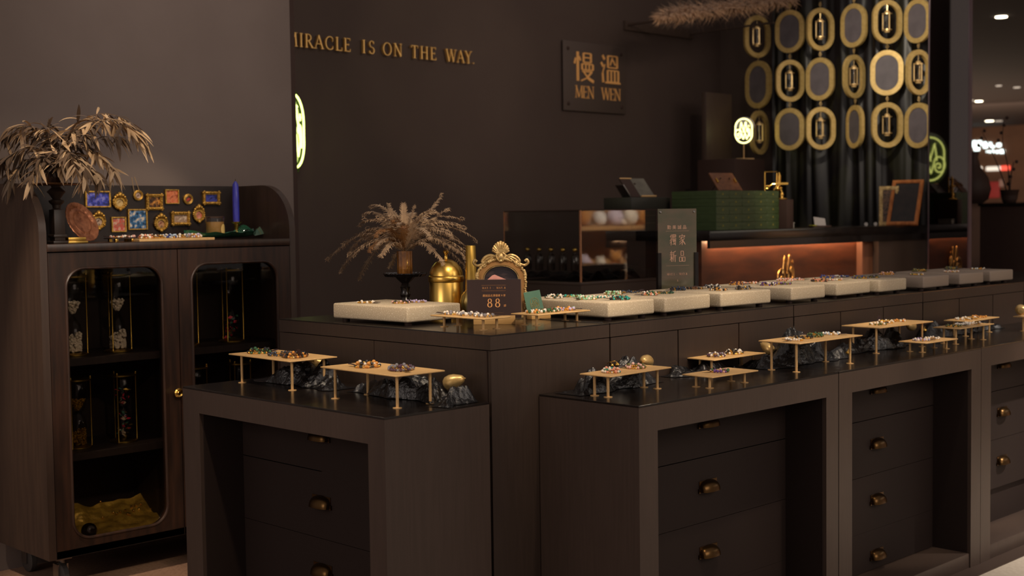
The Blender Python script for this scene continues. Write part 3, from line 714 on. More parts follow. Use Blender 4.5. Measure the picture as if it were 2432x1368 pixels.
def frond(tip, i):
    g = G(); v = tip - root; L = v.length
    droop = .26 if i not in (9, 10, 11, 12, 13) else .05
    mid = v*.5 + Vector((0, 0, L*droop)); curl = v.normalized()
    pts = spline([(0, 0, 0), v*.2 + Vector((0, 0, L*droop*.62)), mid, v*.82 + Vector((0, 0, L*droop*.5)), v], 8)
    c0 = pts[-1]; dn = (pts[-1]-pts[-2]).normalized()
    q = Vector((0, 0, -1)) if i % 3 else Vector((0, 0, 1))
    for k in range(1, 9):                      # curled tip
        a = k*.55; rr = .010*(1 - k/11)
        pts.append(c0 + dn*rr*math.sin(a)*1.4 + q*rr*(1 - math.cos(a)))
    n = len(pts)
    g.tube(pts, [.0013*(1 - .75*k/n) for k in range(n)], 5)
    for k in range(4, n-2):
        p = pts[k]; T = (pts[k+1]-pts[k-1]).normalized(); sd = T.cross(Vector((0, 0, 1)))
        sd = sd.normalized() if sd.length > .1 else RT.copy(); up = sd.cross(T)
        ll = .026*(1 - .80*(k/n)**1.5)*fr.uniform(.75, 1.1)*(.55 if k < 8 else 1)
        for sub in (0, .5):
            pp = p.lerp(pts[k+1], sub)
            for s in (-1, 1):
                a = pp; tipv = pp + sd*s*ll*.84 + T*ll*.42 + up*ll*fr.uniform(-.55, .35)
                m1 = pp + sd*s*ll*.42 + T*ll*.10 + up*ll*.12
                wv = T*ll*.10
                g.add([a - wv*.5, a + wv*.5, m1 + wv, m1 - wv, tipv + wv*.25, tipv - wv*.25], [(0, 1, 2, 3), (3, 2, 4, 5)], 0, False)
    return g.build('frond', m_fern2 if i in (24, 25, 26, 30) else m_fern, fern)
dist0 = (root - EYE).dot(FW)
for k in range(22):
    a = fr.uniform(-.3, PI + .3); L = fr.uniform(60, 130); tips.append((972 + 1.15*L*math.cos(a), 590 - .75*L*math.sin(a), fr.uniform(-.14, .16)))
for i, (px, py, dd) in enumerate(tips):
    frond(deep(px, py, dist0 + dd*1.2), i)

# ornate standing mirror
t = thing('ornate_mirror', 'small arched mirror in an ornate antique gold frame behind the 88 sign', 'mirror', (2.945, 3.03, ZU), FACE)
def arch(hw, y0, ys, n=20): return [(-hw, y0), (hw, y0)] + [(hw*math.cos(PI*i/n), ys + hw*.80*math.sin(PI*i/n)) for i in range(n+1)]
G(Matrix.Rotation(R(-6), 4, 'X')).frame(arch(.081, .004, .130), arch(.063, .026, .129), -.006, .008, 0, 'y').frame(arch(.066, .020, .129), arch(.058, .029, .127), -.011, .004, 0, 'y').build('frame', mat('gilt_wood', (176, 132, 80), rough=.38, metal=.6), t)
g = G(Matrix.Rotation(R(-6), 4, 'X'))
for pl, rr, stp in ((arch(.078, .008, .130, 40)[2:], .0075, 1), ([(.078, z/1000) for z in range(12, 130, 7)], .0070, 1), ([(-.078, z/1000) for z in range(12, 130, 7)], .0070, 1)):
    for k, (x, z) in enumerate(pl):
        g.ball((x + fr.uniform(-.002, .002), -.006, z), rr*fr.uniform(.55, 1.0), 0, 8, 6)
for k, (x, z) in enumerate(arch(.0555, .030, .126, 60)[2:]): g.ball((x, -.010, z), .0016, 0, 6, 4)
for z in range(30, 128, 4):
    for s in (-1, 1): g.ball((s*.0555, -.010, z/1000), .0016, 0, 6, 4)
for s in (-1, 1):                              # scrolls and shell crest
    for c in range(3):
        g.tube(spline([(s*.014, -.006, .198 + .004*c), (s*.032, -.008, .205 - .006*c), (s*.050, -.006, .199 - .010*c), (s*.060, -.006, .186 - .008*c), (s*.053, -.006, .180 - .006*c), (s*.046, -.006, .186 - .006*c)], 5), [.005 - .0008*c]*26, 7)
    g.tube(spline([(s*.062, -.006, .176), (s*.076, -.006, .172), (s*.088, -.006, .180), (s*.084, -.006, .190), (s*.077, -.006, .185)], 5), .0042, 7)
    g.tube(spline([(s*.006, -.012, .212), (s*.014, -.012, .204), (s*.010, -.013, .192), (s*.002, -.013, .184)], 5), .004, 7)
for k in range(-5, 6):
    a = k*.20; L = .046 - .0022*abs(k)**1.2
    g.tube([(0, -.008, .204), (math.sin(a)*L*.55, -.012, .204 + math.cos(a)*L*.55), (math.sin(a)*L, -.006, .204 + math.cos(a)*L)], [.0022, .0042, .0048], 7)
g.ball((0, -.012, .200), .010, 0, 10, 8, (1, .7, 1.2)).ball((0, -.010, .186), .007, 0, 10, 8)
g.build('crest_and_beading', m_oldgold, t)
g = G(Matrix.Rotation(R(-6), 4, 'X'))
g.prism(arch(.059, .028, .127), -.001, .001, 0, 'y')
m_pic = mat('dark_picture', (34, 26, 32), (84, 66, 62), rough=.25, scale=14, stretch=(1, 1, 2.4), lo=.45, hi=.75, coat=.4)
g.build('picture', m_pic, t)
G(Matrix.Rotation(R(-6), 4, 'X')).prism([(-.050, .06), (.052, .06), (.050, .112), (.030, .121), (.002, .133), (-.020, .143), (-.028, .141), (-.050, .122)], -.0016, -.0008, 0, 'y').build('pink_cloth_in_picture', mat('picture_pink', (212, 150, 138), (190, 124, 116), rough=.4, scale=20), t)
G().box(-.084, .084, -.008, .012, 0, .010, bev=.003).build('base', m_oldgold, t)

# sign with the big 88
m_ink = mat('sign_gold_ink', (222, 160, 98), rough=.45)
m_card = mat('sign_card', (52, 36, 34), rough=.4)
t = thing('price_sign', 'acrylic sign with a dark card reading MAY.1 - MAY.8 and a big 88', 'sign', (2.786, 2.898, ZU), FACE)
G().box(-.064, .064, -.012, .016, 0, .026, bev=.001).build('base', m_wood, t)
tilt = Matrix.Translation((0, .002, .010)) @ Matrix.Rotation(R(-4), 4, 'X')
G(tilt).box(-.086, .086, .001, .0035, .004, .130).build('acrylic_holder', m_acryl, t)
G(tilt).box(-.0825, .0825, 0, .0008, .008, .1265).build('card', m_card, t)
g = G(tilt)
serif(g, 'MAY.1', -.0365, .098, .0060, -.0002, -.0008, 0, .30); serif(g, '-', -.0035, .098, .0060, -.0002, -.0008); serif(g, 'MAY.8', .0075, .098, .0060, -.0002, -.0008, 0, .30)
serif(g, '8', -.0215, .042, .0265, -.0002, -.0010); serif(g, '8', .0025, .042, .0265, -.0002, -.0010)
g.box(-.038, .036, -.0006, -.0002, .1088, .1091).box(-.038, .036, -.0006, -.0002, .0922, .0925)
g.build('lettering', m_ink, t)
l1 = small_text('慶誠品北澤優賓 9 享', .0078, m_ink, t, 0, .0, .0905, name='chinese_line'); l1.rotation_euler = (R(-4), 0, 0); l1.location = (0, .0066, .0845)
l2 = small_text('折', .0085, m_ink, t, 0, 0, 0, name='chinese_discount_mark'); l2.rotation_euler = (R(-4), 0, 0); l2.location = (.0330, .0040, .0530)
l3 = small_text('· · · · · · · · · · · · · · · · · ·', .006, m_ink, t, 0, 0, 0, name='fine_print'); l3.rotation_euler = (R(-4), 0, 0); l3.location = (0, .0022, .0330)

# green card with the gold monogram in a wooden holder
t = thing('card_holder', 'small green card with a gold monogram leaning in a wooden holder', 'card', (3.012, 2.925, ZU), R(-6))
m_gcard = mat('green_card', (62, 104, 84), (70, 112, 90), rough=.4, scale=30)
G().box(-.040, .040, -.010, .016, 0, .022, bev=.002).build('holder', m_wood, t)
tl = Matrix.Translation((-.012, .002, .020)) @ Matrix.Rotation(R(-30), 4, 'Z') @ Matrix.Rotation(R(-14), 4, 'X') @ Matrix.Rotation(R(-9), 4, 'Y')
G(tl).box(-.027, .027, 0, .001, -.004, .072).build('card', m_gcard, t)
g = G(tl); g.M = tl @ Matrix.Translation((.002, 0, .030)); mono_into(g, .038, .0005, -.0006, 0, True); g.build('monogram', mat('ink_gold_print', (168, 140, 70), rough=.4, metal=.5), t)

# thin black cord along the seam
tag(G().tube(spline([(3.010, 2.655, ZU+.0016), (2.985, 2.80, ZU+.0016), (3.002, 2.90, ZU+.0016), (3.012, 2.98, ZU+.0016)], 8), .0013, 6).build('power_cord', m_rubber), 'thin black cord along the seam beside the green card', 'cord')

# standing acrylic sign behind the slabs
ax = ony(1609, 690, 3.085)
t = thing('acrylic_sign', 'tall standing acrylic sign with pink Chinese lettering between the glass case and the green boxes', 'sign', (ax.x, 3.085, ZU), R(-28))
hW, hT = .0785, .350
m_sheet = mat('smoked_acrylic', (112, 96, 78), (84, 88, 66), rough=.16, scale=5, stretch=(1, 1, 3), spec=.6, coat=.8)
G().box(-hW, hW, -.002, .002, .020, hT).build('panel', m_sheet, t)
g = G().box(-hW-.004, -hW+.010, -.010, .010, 0, .185).box(hW-.010, hW+.004, -.010, .010, 0, .185).box(-hW-.004, hW+.004, -.010, .010, 0, .018)
g.build('stand', m_top, t)
for sx in (-1, 1):
    for z in (.034, hT-.012):
        G(Matrix.Translation((sx*(hW-.010), -.002, z)) @ Matrix.Rotation(R(90), 4, 'X')).lathe([(.0048, 0), (.0048, .003), (.003, .005), (0, .005)], 14).build('screw', m_steel, t)
m_pink = mat('pink_lettering', (232, 182, 152), rough=.5)
g = G()
for c, x, z in (('獨', -.032, .212), ('家', .006, .212), ('新', -.032, .150), ('品', .006, .150)):
    han(g, c, x, z, .026, .042, -.0022, -.0034)
g.box(-.047, .047, -.003, -.0022, .236+.030, .2665).box(-.047, .047, -.003, -.0022, .136, .1365)
serif(g, 'MAY.1', -.044, .100, .0085, -.0022, -.0032, 0, .12); serif(g, '-', -.006, .100, .0085, -.0022, -.0032); serif(g, 'MAY.8', .006, .100, .0085, -.0022, -.0032, 0, .12)
g.build('lettering', m_pink, t)
small_text('勤 美 誠 品', .0165, m_pink, t, -.002, -.0026, .2745, name='chinese_heading')
small_text('5', .010, m_pink, t, 0, -.0026, .076, name='small_numeral')
small_text('一樓限定活動優惠', .0095, m_pink, t, 0, -.0026, .047, name='fine_print')

# ------------------------------------------------------------------ glass-fronted cabinet on the left
CX0, CX1, CY0, CY1, CB = 2.09, 3.19, 4.50, 4.92, .12
t = thing('glass_door_cabinet', 'dark wooden cabinet on wheels with two glass doors and a rounded open top shelf', 'cabinet', (CX0, CY0, 0), 0)
W_ = CX1 - CX0; Dp = CY1 - CY0
prof = [(Dp, CB), (0, CB), (0, 1.30)] + [(.20 - .20*math.cos(R(a)), 1.30 + .183*math.sin(R(a))) for a in range(10, 91, 8)] + [(Dp, 1.483)]
m_side = mat('cabinet_side', (60, 46, 39), (69, 53, 44), rough=.36, scale=5, stretch=(9, 9, .8), bump=.03)
for x in (0, W_-.028):
    G().prism(prof, x, x+.028, 0, 'x', True).build('side_panel', m_side, t)
G().box(.028, W_-.028, Dp-.05, Dp-.035, CB, 1.483).build('back_panel', mat('cabinet_back', (30, 20, 17), (36, 25, 20), rough=.4, scale=4, stretch=(8, 8, 1)), t)
G().box(.028, W_-.028, -.004, Dp-.05, 1.232, 1.260, bev=.002).build('ledge', m_walnut, t)
G().box(.028, W_-.028, 0, Dp-.05, CB, CB+.028).build('bottom_board', m_walnut2, t)
SH = [.838, .488]
for z in SH: G().box(.028, W_-.028, .045, Dp-.05, z-.028, z, bev=.001, seg=1).build('shelf', m_walnut2, t)
G().box(W_/2-.010, W_/2+.010, .030, Dp-.05, CB, 1.232).build('divider', m_walnut2, t)
for d, (x0, x1, wx0, wx1) in enumerate(((.030, .548, .095, .480), (.552, W_-.030, .607, 1.006))):
    z0, z1 = CB+.002, 1.228
    fr_ = G().frame(rectlike(x0, x1, z0, z1), rrect(wx0, wx1, .180, 1.170, .070), 0, .022, 0, 'y').build('door', m_walnut, t)
    g = G().tube([(p[0], -.001, p[1]) for p in rrect(wx0, wx1, .180, 1.170, .070)], .0055, 8, closed=True); g.build('door_bead', m_walnut, fr_)
    G().prism(rrect(wx0+.001, wx1-.001, .181, 1.169, .069), .010, .013, 0, 'y').build('pane', m_pane, fr_)
    kx = x1-.022 if d == 0 else x0+.030
    G(Matrix.Translation((kx, 0, .678)) @ Matrix.Rotation(R(90), 4, 'X')).lathe([(.006, 0), (.006, .012), (.016, .018), (.018, .026), (.014, .031), (.009, .029), (.007, .032), (0, .032)], 24).build('knob', m_gold, fr_)
for cx, cy in ((.07, .06), (.09, .37), (W_-.07, .06), (W_-.07, .37)):
    G().box(cx-.03, cx+.03, cy-.03, cy+.03, .108, .12).tube([(cx, cy, .11), (cx+.012, cy, .075)], .012, 10).box(cx-.020, cx-.014, cy-.02, cy+.02, .035, .09).box(cx+.014, cx+.020, cy-.02, cy+.02, .035, .09).build('caster_fork', m_steel, t)
    G(Matrix.Translation((cx, cy-.004, .046)) @ Matrix.Rotation(R(90), 4, 'Y')).lathe([(.020, -.013), (.040, -.013), (.046, -.009), (.046, .009), (.040, .013), (.020, .013)], 28).build('caster_wheel', m_rubber, t)

# hourglasses on its shelves
m_hbrass = mat('hourglass_brass', (168, 136, 62), rough=.3, metal=1.0)
def pearls(g, r, z0, z1, n, seed, pr=.0052, cone=False, m=0, nm=1):
    q = random.Random(seed)
    for _ in range(n):
        z = q.uniform(z0, z1); lim = r*((z - z0)/(z1 - z0))**.8*.98 + .004 if cone else r
        a = q.random()*2*PI; d = lim*(.82 + .16*q.random()) if q.random() < .75 else lim*math.sqrt(q.random())
        if not cone and z > z0 + (z1-z0)*(.80 + .2*math.cos(a)): continue
        g.ball((d*math.cos(a), d*math.sin(a), z), pr*q.uniform(.8, 1.1), (q.randrange(nm) if nm > 1 else m), 7, 5)
def hourglass(loc, fill, label, h=.300, r=.052):
    t = thing('hourglass', label, 'hourglass', loc, 0, 'large brass hourglasses in the cabinet')
    G().lathe([(r, 0), (r+.002, .002), (r+.002, .006), (r-.006, .009), (r*.55, .012), (0, .012)], 36).build('base_disc', m_hbrass, t)
    G().lathe([(0, h-.010), (r-.006, h-.009), (r+.002, h-.006), (r+.002, h-.002), (r, h), (0, h)], 36).build('top_disc', m_hbrass, t)
    for k in range(3):
        a = R(-20 + 120*k)
        G().lathe([(.0035, -.000), (.005, .003), (.0026, .008), (.0026, h-.006), (.0045, h+.002), (.003, h+.008)], 10, ((r-.002)*math.cos(a), (r-.002)*math.sin(a), 0)).build('rod', m_hbrass, t)
    b = r*.64
    G().lathe([(b*.9, .012), (b, .016), (b, .085), (b*.8, .115), (b*.4, .136), (.005, h/2), (b*.4, h-.136), (b*.8, h-.115), (b, h-.085), (b, h-.016), (b*.9, h-.012)], 32).build('glass_bulb', m_pane, t)
    g = G(); mats = fill[1]; nm = len(mats)
    if fill[0] == 'pearl':
        pearls(g, b-.005, .016, .085, 420, int(loc[0]*1000), nm=1); pearls(g, b*.75, h/2+.010, h/2+.052, 120, int(loc[0]*777), cone=True)
    elif fill[0] == 'grit':
        pearls(g, b-.003, .014, .072, 900, int(loc[0]*1000), .0026, nm=nm); pearls(g, b*.85, h/2+.010, h/2+.052, 500, int(loc[0]*777), .0026, True, nm=nm)
    elif fill[0] == 'few':
        pearls(g, b-.005, .016, .060, 200, int(loc[0]*1000), nm=1)
    else:
        q = random.Random(int(loc[0]*1000)); rngs = [(.018, .125, 46)] + ([(h/2+.012, h/2+.075, 24)] if fill[0] == 'flakes2' else [])
        for z0, z1, n in rngs:
            for _ in range(n):
                a = q.random()*2*PI; z = q.uniform(z0, z1); lim = b*.85*min(1, abs(z - h/2)/.055 + .12); d = lim*math.sqrt(q.random())
                c = Vector((d*math.cos(a), d*math.sin(a), z)); u = Vector((q.gauss(0, 1), q.gauss(0, 1), q.gauss(0, 1))).normalized(); v = u.orthogonal().normalized(); s = q.uniform(.005, .012)
                g.add([c - u*s, c + v*s*.6, c + u*s, c - v*s*.6 + u.cross(v)*s*.4], [(0, 1, 2, 3)], q.randrange(nm), False)
    g.build('filling', mats, t)
pr_ = mat('filling_pearl', (226, 214, 192), rough=.3, coat=.4); gr_ = [mat('filling_gold_grit', (206, 160, 50), rough=.35, metal=.7), mat('filling_gold_grit_dark', (140, 100, 26), rough=.35, metal=.7)]
fl_ = [mat('flake_red', (214, 44, 78), rough=.4), mat('flake_gold', (206, 172, 74), rough=.25, metal=.8), mat('flake_teal', (70, 140, 116), rough=.35), mat('flake_pale', (214, 190, 160), rough=.3)]
def shelf_x(px, y): return ony(px, 760, y).x
YH = 4.66
hourglass((shelf_x(173, YH), YH, SH[0]), ('pearl', [pr_]), 'hourglass with pearls cut off by the left edge of the left door window, upper shelf')
hourglass((shelf_x(279, YH), YH, SH[0]), ('pearl', [pr_]), 'hourglass with pearls fully visible in the left door window, upper shelf')
hourglass((ony(185, 1030, YH).x, YH, SH[1]), ('grit', gr_), 'hourglass with gold grit behind the left door, lower shelf', .262)
hourglass((ony(294, 1030, YH).x, YH, SH[1]), ('flakes2', fl_), 'hourglass with coloured petals and foil behind the left door, lower shelf', .262)
hourglass((shelf_x(440, YH), YH, SH[0]), ('grit', gr_), 'hourglass with gold filling at the left edge of the right door window')
hourglass((shelf_x(549, YH), YH, SH[0]), ('flakes', [fl_[0], fl_[0], fl_[1], fl_[2]]), 'hourglass with red flowers and gold leaf behind the right door')
hourglass((ony(465, 1030, YH).x, YH, SH[1]), ('pearl', [pr_]), 'hourglass with pearls behind the right door, just above the left counter', .262)
hourglass((ony(570, 1030, YH).x, YH, SH[1]), ('few', [pr_]), 'hourglass with few pearls behind the leg of the rear tall stand', .262)
# crumpled gold foil, dark ball and gold beads at the bottom
m_foil = mat('gold_foil', (206, 166, 70), (150, 116, 40), rough=.4, metal=.5, scale=26, bump=.9, bscale=40)
def foil(u, v):
    n = noise.noise(Vector((u*7, v*7, 2))); return (2.17 + .50*u, 4.55 + .27*v + .02*noise.noise(Vector((u*9, 1, 0))), CB + .031 + .012*max(0, n + .4) + .085*v*v*(.85 + .25*n))
tag(G().sheet(foil, 50, 30).build('gold_foil_sheet', m_foil), 'crumpled gold foil lying on the bottom of the cabinet behind the left door', 'foil')
bp = ony(211, 1240, 4.565)
tag(G().ball((bp.x, 4.565, CB + .068), .030, 0, 24, 16).build('glass_ball', mat('dark_glass_ball', (40, 26, 14), rough=.05, metal=.6, coat=1)), 'dark glossy ball on the gold foil in the bottom left of the cabinet', 'ball')
br_ = random.Random(5)
for i, (px, py) in enumerate([(238, 1180), (268, 1216), (277, 1219), (286, 1215), (303, 1220), (312, 1203), (318, 1213), (322, 1200), (329, 1208), (334, 1196), (243, 1228), (360, 1207), (368, 1210), (385, 1199), (308, 1222), (298, 1212)]):
    best = None
    for k in range(61):
        vv = k/60; q = ony(px, py, 4.55 + .27*vv); uu = min(max((q.x - 2.17)/.5, 0), 1); f3 = foil(uu, vv); e = abs(q.z - f3[2] - .005)
        if best is None or e < best[0]: best = (e, q.x, f3[1], f3[2] + .005)
    p = Vector(best[1:])
    o = G().ball((0, 0, 0), .0055, 0, 12, 8).build('gold_bead', m_gold); o.location = p
    tag(o, 'tiny gold bead scattered on the gold foil at the bottom of the cabinet', 'bead', 'gold beads on the foil')

# ------------------------------------------------------------------ on and above the cabinet's top shelf
ZS = 1.260
YB = CY1 - .0505                               # face of the cabinet's back panel
m_fr = mat('mini_frame_gold', (210, 168, 82), (166, 124, 54), rough=.36, metal=.75, scale=120, bump=.3, bscale=160)
def art(name, a, b, c, sc=60):
    m = D.materials.new(name); m.use_nodes = True; nt = m.node_tree; bs = nt.nodes['Principled BSDF']; bs.inputs['Roughness'].default_value = .35
    tc = nt.nodes.new('ShaderNodeTexCoord'); n = nt.nodes.new('ShaderNodeTexNoise'); n.inputs['Scale'].default_value = sc; n.inputs['Detail'].default_value = 3
    rp = nt.nodes.new('ShaderNodeValToRGB'); e = rp.color_ramp.elements
    e[0].position = .36; e[0].color = (*lin(a), 1); e[1].position = .64; e[1].color = (*lin(c), 1); k = e.new(.5); k.color = (*lin(b), 1)
    nt.links.new(tc.outputs['Object'], n.inputs['Vector']); nt.links.new(n.outputs['Fac'], rp.inputs['Fac']); nt.links.new(rp.outputs[0], bs.inputs['Base Color'])
    return m
FR = [('rect', 231, 473, 46, 39, 3.2, ((26, 30, 78), (52, 62, 170), (120, 120, 190)), 'small gold frame with a dark blue picture, top left under the leaves'),
      ('orn', 282.6, 479, 30, 40, 0, ((176, 150, 96), (204, 178, 120), (150, 120, 70)), 'small ornate oval gold frame with a pale gold picture, upper row second from left'),
      ('rnd', 326.5, 464, 25, 25, 0, ((150, 120, 100), (190, 164, 148), (110, 84, 66)), 'small round bronze frame hanging from two thin cords'),
      ('wide', 364.7, 480, 31, 38, 0, ((30, 20, 14), (90, 56, 26), (206, 140, 60)), 'small ornate gold frame with a dark portrait-like picture, upper row'),
      ('rect', 407, 467, 26, 34, 2.2, ((190, 90, 48), (206, 124, 84), (150, 70, 40)), 'small gold frame with an orange picture, highest in the upper row'),
      ('rnd', 445.3, 473, 22, 25, 0, ((150, 120, 100), (70, 44, 40), (186, 60, 50)), 'small round bronze frame with a red spot, right of the orange picture'),
      ('wide', 500, 470.4, 33, 31, 0, ((44, 48, 130), (70, 78, 170), (34, 36, 90)), 'small wide gold frame with a plain blue picture, far right of the upper row'),
      ('orn', 232, 524, 30, 42, 0, ((50, 34, 30), (196, 170, 150), (90, 66, 56)), 'small ornate oval gold frame, left end of the lower row by the bronze plate'),
      ('rect', 280.6, 533, 27, 36, 2.6, ((196, 170, 150), (186, 70, 60), (150, 110, 90)), 'small gold frame with a red and cream picture in the lower row'),
      ('rect', 325.4, 521, 36, 49, 2.8, ((24, 44, 74), (52, 110, 160), (210, 196, 176)), 'largest gold frame with a blue and white picture, middle of the lower row'),
      ('orn', 380.5, 529, 29, 41, 0, ((40, 30, 26), (196, 150, 110), (120, 60, 44)), 'small ornate oval gold frame in the lower row, right of the largest one'),
      ('wide', 427, 519, 35, 32, 0, ((176, 150, 130), (140, 112, 90), (196, 176, 156)), 'small wide gold frame with a pale brown picture in the lower row'),
      ('orn', 470.4, 508, 26, 41, 0, ((186, 160, 140), (206, 110, 90), (140, 110, 90)), 'small ornate oval gold frame just left above the candle jar')]
def mini_frame(i, kind, px, py, pw, ph, th, cols, label):
    p = ony(px, py, YB); k = (p - EYE).dot(FW)/FPX
    w2 = pw*k/2/.713; h2 = ph*k/2
    t = thing('picture_frame', label, 'picture frame', (p.x, YB, p.z), 0, 'miniature gold picture frames on the cabinet')
    pic = art(f'miniature_picture_{i}', *cols); g = G(); q = random.Random(i)
    if kind == 'rect':
        e = th*k; g.frame(rectlike(-w2, w2, -h2, h2, 1), rectlike(-w2+e*1.3, w2-e*1.3, -h2+e, h2-e, 1), -.009, 0, 0, 'y'); inner = [(-w2+e, -h2+e*.8), (w2-e, -h2+e*.8), (w2-e, h2-e*.8), (-w2+e, h2-e*.8)]
    elif kind == 'wide':
        e = 7*k; g.frame(rectlike(-w2, w2, -h2, h2, 1), rectlike(-w2+e, w2-e, -h2+e, h2-e, 1), -.010, 0, 0, 'y'); inner = [(-w2+e, -h2+e), (w2-e, -h2+e), (w2-e, h2-e), (-w2+e, h2-e)]
        n = 9
        for a in range(n+1):
            u = -1 + 2*a/n
            for s in (-1, 1): g.ball((u*w2*.97, -.011, s*(h2-e*.45)), e*.42, 0, 7, 5); g.ball((s*(w2-e*.45), -.011, u*h2*.97), e*.42, 0, 7, 5)
    elif kind == 'rnd':
        r = h2; g.frame(ell(0, 0, r, r, 28), ell(0, 0, r*.62, r*.62, 28), -.008, 0, 0, 'y'); g.tube([(r*.86*math.cos(2*PI*j/28), -.008, r*.86*math.sin(2*PI*j/28)) for j in range(28)], r*.10, 6, closed=True); g.tube([(r*.64*math.cos(2*PI*j/28), -.008, r*.64*math.sin(2*PI*j/28)) for j in range(28)], r*.07, 6, closed=True); inner = ell(0, 0, r*.66, r*.66, 28)
    else:
        rx, rz = w2*.86, h2*.80; g.frame(ell(0, -h2*.10, rx, rz, 32), ell(0, -h2*.14, rx*.52, rz*.56, 32), -.009, 0, 0, 'y')
        for a in range(22):
            b = 2*PI*a/22; g.ball((rx*.93*math.cos(b), -.009, -h2*.10 + rz*.93*math.sin(b)), rx*q.uniform(.12, .2), 0, 7, 5)
        for z, s in ((h2*.80, .26), (h2*.95, .17), (-h2*.92, .17)): g.ball((0, -.010, z), w2*s*1.3, 0, 8, 6)
        for s in (-1, 1): g.ball((s*w2*.34, -.010, h2*.72), w2*.22, 0, 8, 6); g.ball((s*w2*.6, -.010, h2*.52), w2*.18, 0, 8, 6)
        inner = ell(0, -h2*.14, rx*.56, rz*.60, 28)
    g.build('frame', m_fr, t)
    G().prism(inner, -.0045, -.001, 0, 'y').build('picture', pic, t)
    if i == 2:
        G().tube([(-h2*.8, -.006, h2*.5), (-.030, -.012, .072)], .0012, 6).tube([(h2*.2, -.006, h2), (-.018, -.012, .074)], .0012, 6).build('hanging_cord', mat('jute_cord', (170, 140, 100), rough=.8), t)
for i, f in enumerate(FR): mini_frame(i, *f)

# pedestal with glass tray, brown vase and dried eucalyptus
pp = ony(137, 570, 4.63)
t = thing('pedestal', 'dark stepped pedestal with a flat brown tray on top, left end of the cabinet shelf', 'stand', (pp.x, 4.63, ZS))
G().box(-.030, .030, -.030, .030, 0, .010, bev=.002).box(-.021, .021, -.021, .021, .010, .125, bev=.002).box(-.026, .026, -.026, .026, .022, .034, bev=.003).lathe([(.020, .125), (.014, .130), (.016, .142), (.026, .150), (.028, .158), (.014, .164), (.026, .182), (.034, .190), (.016, .206), (.020, .214)], 24).build('column', mat('pedestal_black', (60, 47, 39), rough=.4), t)
G().lathe([(.020, .212), (.092, .214), (.098, .219), (.096, .221), (.02, .218), (0, .218)], 44).build('tray', mat('smoked_tray', (92, 64, 40), rough=.15, coat=.5), t)
tag(G().box(pp.x+.026, pp.x+.105, 4.60, 4.70, ZS, ZS+.008, bev=.001).box(pp.x+.030, pp.x+.100, 4.605, 4.695, ZS+.009, ZS+.022, bev=.002).build('brass_block', m_canister), 'stepped brass block on the shelf between the pedestal and the bronze plate', 'block')
VP = Vector((pp.x - .006, 4.63, ZS + .218))
t = thing('brown_vase', 'ribbed brown glass vase on the tray of the pedestal, holding dried eucalyptus', 'vase', VP)
G().lathe([(.027, 0), (.030, .004), (.029, .05), (.032, .084), (.029, .084), (.026, .05), (0, .008)], 48, rib=.03, nrib=14).build('body', mat('brown_glass', (92, 58, 34), (66, 40, 24), rough=.2, scale=30, coat=.4), t)
m_euc = mat('dried_eucalyptus', (112, 86, 60), (68, 50, 34), rough=.55, scale=7, sheen=.2)
m_euc2 = mat('dried_eucalyptus_pale', (222, 190, 150), (176, 142, 104), rough=.5, scale=7)
euc = thing('dried_eucalyptus', 'large bunch of dried eucalyptus branches with long curved leaves above the cabinet', 'plant', VP + Vector((0, 0, .075)))
eo = euc.location; ed = (eo - EYE).dot(FW); er = random.Random(11)
def leaf(g, base, d, L, wd, m=0, sag=.35):
    d = d.normalized(); sd = d.cross(Vector((er.gauss(0, .4), er.gauss(0, .4), 1))).normalized(); n = 7; vs = []; cur = er.uniform(-.9, .9)
    p = base.copy(); dd = d.copy()
    for k in range(n+1):
        u = k/n; ww = wd*math.sin(PI*min(u*1.02 + .02, 1))**.7*(1 - .3*u) if k not in (0, n) else wd*.06
        nn = sd.cross(dd)
        vs += [p + sd*ww, p + nn*ww*.25, p - sd*ww]
        dd = (dd + Vector((0, 0, -1))*sag/n + sd*cur/n).normalized(); p = p + dd*L/n
    fs = []
    for k in range(n):
        a = 3*k; fs += [(a, a+1, a+4, a+3), (a+1, a+2, a+5, a+4)]
    g.add(vs, fs, m)
BR = [  # control pixels, depth shift, pale share, leaf size
 ([(150, 380), (165, 320), (215, 290), (268, 285), (305, 305)], -.02, .55, .082), ([(145, 370), (175, 300), (240, 270), (300, 285), (335, 320)], .05, .5, .082), ([(150, 385), (190, 330), (240, 325), (285, 325)], -.08, .3, .07),
 ([(150, 390), (200, 350), (240, 370), (270, 405)], -.06, .7, .07), ([(150, 400), (185, 370), (215, 400), (235, 425)], -.10, .2, .06), ([(140, 390), (150, 340), (150, 320)], .02, .25, .07),
 ([(135, 380), (110, 320), (75, 300), (40, 300)], -.05, .35, .075), ([(130, 380), (90, 325), (45, 315), (5, 325)], .04, .25, .075), ([(130, 390), (85, 350), (40, 360), (0, 385)], -.06, .15, .075), ([(125, 395), (80, 375), (45, 400), (20, 430)], -.04, .1, .07),
 ([(135, 395), (105, 370), (85, 400), (70, 430)], -.12, .3, .065), ([(140, 395), (140, 360), (165, 365), (180, 400)], -.14, .35, .065), ([(145, 395), (160, 370), (195, 390), (200, 430)], -.15, .5, .065), ([(140, 390), (120, 330), (115, 305)], -.02, .3, .06), ([(150, 380), (170, 330), (180, 300)], .06, .2, .06)]
